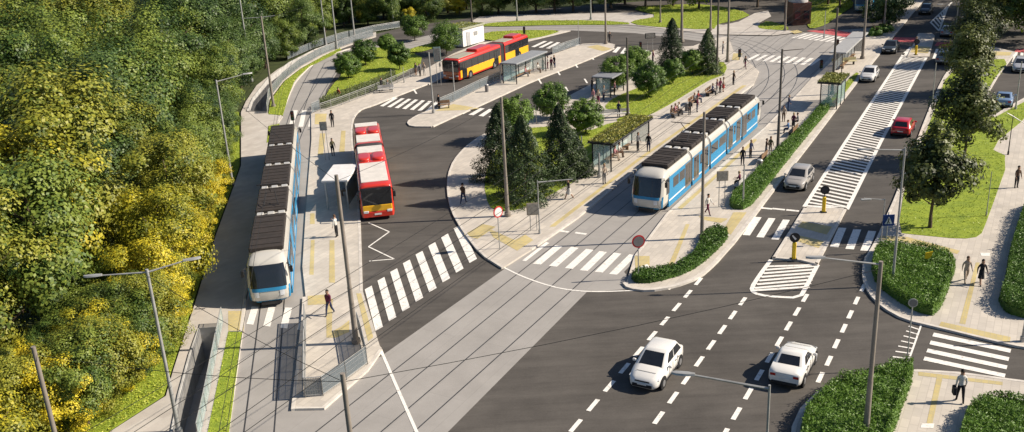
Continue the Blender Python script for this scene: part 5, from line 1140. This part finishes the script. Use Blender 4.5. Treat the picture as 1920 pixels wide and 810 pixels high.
def person_proto(pose, skirt=False, longhair=False):
    """faces +x; pose: dict of leg/arm angles in degrees (forward swing positive)"""
    V = []; E = []; Rd = []; part = []
    def v(p, r, tagp, par=None):
        V.append(tuple(p)); Rd.append(r); part.append(tagp)
        if par is not None: E.append((par, len(V)-1))
        return len(V)-1
    seat = pose.get('seat', 0); lean = R(pose.get('lean', 3)); zp = .50 if seat else .93
    dirv = lambda a: Vector((math.sin(a), 0, math.cos(a)))
    up = dirv(lean); pel = Vector((0, 0, zp+.02)); s = pel
    i0 = v(pel, (.135, .115), 't'); i1 = v(pel+up*.18, (.125, .095), 's', i0); ch = pel+up*.38; i2 = v(ch, (.15, .11), 's', i1); i3 = v(ch+up*.12, (.12, .085), 's', i2)
    nk = ch+up*.20; i4 = v(nk, .052, 'h', i3); hd = nk+up*.09+Vector((.015, 0, 0)); i5 = v(hd, (.072, .085), 'h', i4); i6 = v(hd+up*.10, (.082, .096), 'h', i5); i7 = v(hd+up*.17, (.06, .07), 'h', i6)
    head = hd+up*.075
    v(head+Vector((.108, 0, -.01)), .012, 'h', i5)
    for sd in (-1, 1): v(head+Vector((.0, sd*.095, -.005)), .016, 'h', i5)
    hands = []
    for sd, key in ((-1, 'r'), (1, 'l')):
        sh = ch+up*.10+Vector((0, sd*.17, 0)); a = R(pose.get('arm_'+key, 8)); b = R(pose.get('elb_'+key, 15))
        j = v(sh, .056, 's', i3); el = sh+Vector((math.sin(a)*.28, sd*.06, -math.cos(a)*.28)); j1 = v(el, .042, 's', j)
        wr = el+Vector((math.sin(a+b)*.25, 0, -math.cos(a+b)*.25)); j2 = v(wr, .028, 'k', j1); d = (wr-el).normalized(); pm = wr+d*.07; j3 = v(pm, (.036, .02), 'k', j2); hands.append((pm, d, sd, j3))
        hp = pel+Vector((0, sd*.095, -.03)); al = R(85 if seat else pose.get('leg_'+key, 0)); bl = R(85 if seat else pose.get('knee_'+key, 3))
        k0 = v(hp, .088, 't', i0); kn = hp+Vector((math.sin(al)*.42, sd*.01, -math.cos(al)*.42)); k1 = v(kn, .058, 't', k0)
        an = kn+Vector((math.sin(al-bl)*.41, 0, -math.cos(al-bl)*.41)); k2 = v(an, .038, 'l', k1); v(an+Vector((-.03, 0, -.03)), .034, 'f', k2); k4 = v(an+Vector((.13, sd*.015, -.045)), (.035, .03), 'f', k2)
    for pm, d, sd, jj in hands:
        side = Vector((1, 0, 0)) if abs(d.x) < .8 else Vector((0, 0, 1)); side = (side-d*side.dot(d)).normalized(); inn = Vector((0, -sd, 0))
        for q, ln in ((-.024, .055), (-.008, .068), (.008, .072), (.024, .062)):
            b0 = pm+d*.012+side*q; a_ = v(b0, .0085, 'k'); b_ = v(b0+d*ln*.55, .008, 'k', a_); v(b0+d*ln*.9+inn*.02, .007, 'k', b_); 
        b0 = pm-d*.03+side*.03; a_ = v(b0, .010, 'k'); b_ = v(b0+d*.03+side*.025, .009, 'k', a_); v(b0+d*.055+side*.028+inn*.01, .008, 'k', b_)
    roots = [0]; n0 = len(V)-2*5*3
    roots += [n0+3*k for k in range(10)]
    me = skin_mesh(V, E, Rd, roots); me.name = 'body'
    zmin = min(p.co.z for p in me.vertices)
    for p in me.vertices: p.co.z -= zmin
    Vv = [Vector(p)-Vector((0, 0, zmin)) for p in V]
    code = {'h': 0, 'k': 0, 's': 1, 't': 2, 'l': 2 if not skirt else 0, 'f': 3}
    for m in (SKIN, CL['white'], CL['black'], SHOE): me.materials.append(m)
    segs = [(a, b) for a, b in E]+[(n0, n0)]
    for p in me.polygons:
        c = p.center; best = 9; w_ = 's'
        for a, b in segs:
            A, B = Vv[a], Vv[b]; ab = B-A; u = 0 if ab.length < 1e-6 else max(0, min(1, (c-A).dot(ab)/ab.length_squared)); dd = (c-(A+ab*u)).length
            pr = part[b] if u > .3 or part[a] == 's' and part[b] == 's' else part[a]
            if part[b] == 'k' and part[a] == 's': pr = 'k' if u > .85 or pose.get('short') else 's'
            if part[b] == 's' and part[a] == 't': pr = 's' if u > .25 else 't'
            if part[a] == 't' and part[b] == 'l': pr = 'l' if skirt else 't'
            if part[b] == 'f': pr = 'f'
            if part[a] == 's' and part[b] == 'h': pr = 'h' if u > .5 else 's'
            if dd < best: best = dd; w_ = pr
        p.material_index = code[w_]
    t = bpy.data.objects.new('person', me); C.objects.link(t)
    hc = head+Vector((-.012, 0, .035-zmin)); mb = MB(); rings = []
    for k in range(7):
        a = -0.25+k/6*1.75; r_ = math.cos(a); z = math.sin(a)
        rings.append([(hc.x+math.cos(q*math.pi/7)*r_*.108-(.03 if z < .1 else 0), hc.y+math.sin(q*math.pi/7)*r_*.098, hc.z+z*.112) for q in range(14)])
    mb.loft(rings)
    if longhair: mb.loft([[(hc.x-.075+x*.5, hc.y+y, hc.z+z) for x, y in ((-.04, -.07), (.03, -.08), (.03, .08), (-.04, .07))] for z in (-.22, -.1, .03)])
    h = mb.build('hair', HAIRS[0], t, True)
    if skirt:
        c = Vector((0, 0, zp-zmin)); MB().loft([[(c.x+math.cos(q*math.pi/7)*r_*.9, math.sin(q*math.pi/7)*r_, c.z+z) for q in range(14)] for r_, z in ((.20, -.42), (.17, -.15), (.145, .05))][::1]).build('skirt', CL['black'], t, True)
    return t
POSES = {'stand': dict(), 'walk': dict(leg_r=24, knee_r=8, leg_l=-16, knee_l=22, arm_r=-20, arm_l=24, elb_l=25), 'phone': dict(arm_r=35, elb_r=85, arm_l=5), 'sit': dict(seat=1, arm_r=25, arm_l=25, elb_r=55, elb_l=55, lean=6), 'bag': dict(leg_l=14, knee_l=6, leg_r=-10, knee_r=12, arm_r=4, arm_l=-4)}
PP = {k: person_proto(v) for k, v in POSES.items()}
PP['skirtwalk'] = person_proto(POSES['walk'], True, True); PP['skirtstand'] = person_proto(POSES['stand'], True, True)
usedp = set()
def person(label, px, py, pose, rz, top, bot, hair=0, s=1.0, z=KZ, bag=None, grp=None):
    src = PP[pose]
    if pose in usedp:
        o = src.copy(); C.objects.link(o)
        for c in src.children: k = c.copy(); C.objects.link(k); k.parent = o
        for k_ in ('group',):
            if k_ in o.keys(): del o[k_]
    else: usedp.add(pose); o = src
    p = G(px, py, z); o.location = p; o.rotation_euler = (0, 0, rz); o.scale = (s, s, s); tag(o, label, 'person', grp)
    for i, m in ((1, CL[top]), (2, CL[bot])):
        o.material_slots[i].link = 'OBJECT'; o.material_slots[i].material = m
    for c in o.children:
        c.material_slots[0].link = 'OBJECT'; c.material_slots[0].material = HAIRS[hair] if c.name.startswith('hair') else CL[bot]
    if bag:
        v = Matrix.Rotation(rz, 3, 'Z') @ Vector(bag[1]); t = MB().rbox((0, 0, -.16), bag[0], .03).path([Vector((-.08, 0, 0)), Vector((0, 0, .16)), Vector((.08, 0, 0))], .012).build('bag', CL['black']); t.location = p+v*s; t.rotation_euler = (0, 0, rz)
        tag(t, bag[2], 'bag')
    return o
H_ = math.pi/2
person('man in a white shirt and black trousers walking away at the bottom right corner', 1799, 754, 'bag', R(80), 'white', 'black', 0, 1.02, bag=((.36, .16, .42), (-.02, .30, .83), 'black shoulder bag carried by the man in the white shirt'))
person('person in pale beige clothes walking on the right pavement beside the corner hedge', 1810, 528, 'walk', R(-100), 'beige', 'beige', 1, 1.0)
person('woman in a black skirt walking beside the beige clad person', 1838, 533, 'skirtwalk', R(-95), 'black', 'black', 0, .98)
person('man in dark clothes standing alone at the right edge on the upper path', 1905, 352, 'stand', R(-80), 'brown', 'black', 0, 1.02)
person('person in maroon walking near the pointed end of the left platform', 619, 590, 'walk', R(-110), 'maroon', 'navy', 0, 1.0)
person('person in a white top standing behind the tall pole on the left platform', 632, 444, 'phone', R(160), 'white', 'black', 1, 1.0)
person('person in black at the upper end of the left platform behind the timetable board', 624, 238, 'stand', R(-90), 'black', 'black', 0, 1.05)
person('person in olive clothes just below the timetable board of the left platform', 625, 292, 'stand', R(-60), 'olive', 'black', 0, 1.0)
person('walker in brown on the curved pavement left of the conifers', 869, 381, 'walk', R(70), 'brown', 'navy', 0, 1.0)
person('woman in a black top and skirt walking before the conifer lawn', 1067, 373, 'skirtwalk', R(200), 'black', 'white', 0, 1.0)
person('person in beige and grey waiting at the near end of the green roofed shelter', 1133, 344, 'phone', R(-60), 'beige', 'grey', 2, 1.0)
person('person in dark clothes standing right of the green roofed shelter, nearer the tram', 1216, 284, 'stand', R(-100), 'black', 'navy', 0, 1.02)
person('person in dark grey standing just behind the glass end of the green roofed shelter', 1196, 283, 'stand', R(-40), 'grey', 'black', 1, 1.02)
person('seated person in pink under the green roofed shelter', 1152, 300, 'sit', R(-30), 'pink', 'beige', 1, 1.0)
person('second seated person in white under the green roofed shelter', 1160, 294, 'sit', R(-30), 'white', 'brown', 0, 1.0)
for i, (px, py, ps, tp_, bt, lab) in enumerate([(1258, 221, 'sit', 'brown', 'grey', 'seated person in brown at the near end of the first lawn bench'), (1265, 217, 'sit', 'pink', 'black', 'seated person in pink on the first lawn bench'), (1272, 214, 'sit', 'white', 'black', 'seated person in white on the first lawn bench'),
    (1293, 215, 'stand', 'black', 'black', 'person in black standing between the first lawn bench and the tram'), (1307, 210, 'stand', 'maroon', 'navy', 'person in maroon standing right of the person in black near the benches'), (1301, 196, 'sit', 'grey', 'black', 'seated person in grey on the second lawn bench'), (1308, 192, 'sit', 'red', 'navy', 'seated person in red on the second lawn bench'),
    (1335, 178, 'sit', 'navy', 'black', 'seated person in navy on the third lawn bench'), (1344, 176, 'stand', 'pink', 'white', 'person in pink and white standing by the third lawn bench'), (1350, 174, 'stand', 'maroon', 'black', 'person in maroon and black next to the dark lawn pole'), (1356, 172, 'skirtstand', 'beige', 'red', 'woman in a red skirt in the group by the dark lawn pole'),
    (1375, 159, 'stand', 'brown', 'black', 'tall thin looking person in brown standing alone beyond the benches'), (1397, 129, 'walk', 'black', 'maroon', 'person in black and maroon walking at the rounded platform corner'), (1355, 101, 'stand', 'grey', 'navy', 'person in grey left of the brown pole on the far platform corner'),
    (1224, 118, 'stand', 'maroon', 'black', 'person in maroon waiting left of the slender left far conifer'), (1143, 80, 'walk', 'black', 'black', 'person in black at the far tip of the bus island')]):
    person(lab, px, py, ps, R(-60+40*(i % 3)) if ps != 'sit' else YAW-H_, tp_, bt, i % 3, .96, )
for i, (px, py, ps, tp_, bt, lab) in enumerate([(1392, 310, 'stand', 'black', 'black', 'person in black with big dark hair standing near the middle of the avenue platform'), (1407, 296, 'stand', 'navy', 'black', 'slim person in navy just beyond the one with big dark hair'), (1436, 294, 'phone', 'brown', 'grey', 'person in brown and grey looking at a phone near the long hedge'), (1444, 290, 'stand', 'olive', 'beige', 'person in olive and beige beside the phone user near the long hedge'),
    (1387, 350, 'sit', 'maroon', 'black', 'seated person in maroon on the pale bench at the long hedge'), (1327, 402, 'walk', 'white', 'maroon', 'person in white and maroon right of the brown pole by the blue tram'), (1478, 250, 'sit', 'blue', 'navy', 'seated person in blue on the far hedge bench'), (1487, 243, 'stand', 'maroon', 'black', 'person in maroon standing at the far hedge bench'),
    (1469, 228, 'stand', 'beige', 'brown', 'person in beige behind the rear of the blue tram'), (1496, 236, 'sit', 'grey', 'black', 'seated person in grey in front of the far green roofed shelter'), (1478, 208, 'stand', 'navy', 'jeans', 'person in navy and jeans in the shadow of the far green roofed shelter')]):
    person(lab, px, py, ps, R(-100+50*(i % 4)) if ps != 'sit' else YAW+H_, tp_, bt, (i+1) % 3, .96)
for i, (px, py, ps, tp_, bt, lab) in enumerate([(824, 204, 'stand', 'black', 'black', 'person in black by the bench on the tip of the bus island'), (1008, 136, 'sit', 'white', 'brown', 'seated person in white just right of the bus island shelter'), (1018, 132, 'stand', 'brown', 'black', 'person in brown in the group right of the bus island shelter'), (1027, 129, 'stand', 'white', 'maroon', 'person in white and maroon in the group right of the bus island shelter'),
    (1034, 131, 'stand', 'maroon', 'black', 'person in maroon and black in the group right of the bus island shelter'), (1040, 127, 'stand', 'black', 'navy', 'person in black and navy at the right end of the bus island group'), (985, 143, 'sit', 'pink', 'grey', 'seated person in pink under the bus island shelter'),
    (716, 171, 'stand', 'black', 'black', 'person in black beside the pale bench at the terminus fence'), (727, 169, 'sit', 'grey', 'grey', 'seated person in grey on the pale bench at the terminus fence'), (636, 190, 'stand', 'red', 'brown', 'person in red at the near end of the climber fence'), (788, 143, 'stand', 'grey', 'black', 'person in grey waiting in front of the red and yellow bus, left one'), (796, 141, 'stand', 'beige', 'white', 'person in beige and white waiting in front of the red and yellow bus'), (780, 141, 'skirtstand', 'black', 'brown', 'woman in a brown skirt waiting near the front of the red and yellow bus'),
    (1110, 172, 'stand', 'black', 'black', 'person in black under the low grey canopy, left one'), (1122, 172, 'stand', 'navy', 'black', 'person in navy under the low grey canopy'), (1113, 193, 'stand', 'pink', 'grey', 'person in pink and grey in front of the low grey canopy'), (1122, 195, 'skirtstand', 'beige', 'maroon', 'woman in beige in front of the low grey canopy'), (1132, 188, 'stand', 'grey', 'navy', 'person in grey and navy in front of the low grey canopy, right one'), (1152, 178, 'stand', 'pink', 'brown', 'person in pink and brown at the right end of the low grey canopy'),
    (1160, 219, 'stand', 'navy', 'black', 'person in navy standing behind the long stone bench'), (1717, 93, 'stand', 'brown', 'black', 'person in brown standing on the far refuge of the avenue')]):
    person(lab, px, py, ps, R(-140+50*(i % 5)) if ps != 'sit' else YAW-H_, tp_, bt, i % 3, .96)
bpy.context.view_layer.update()
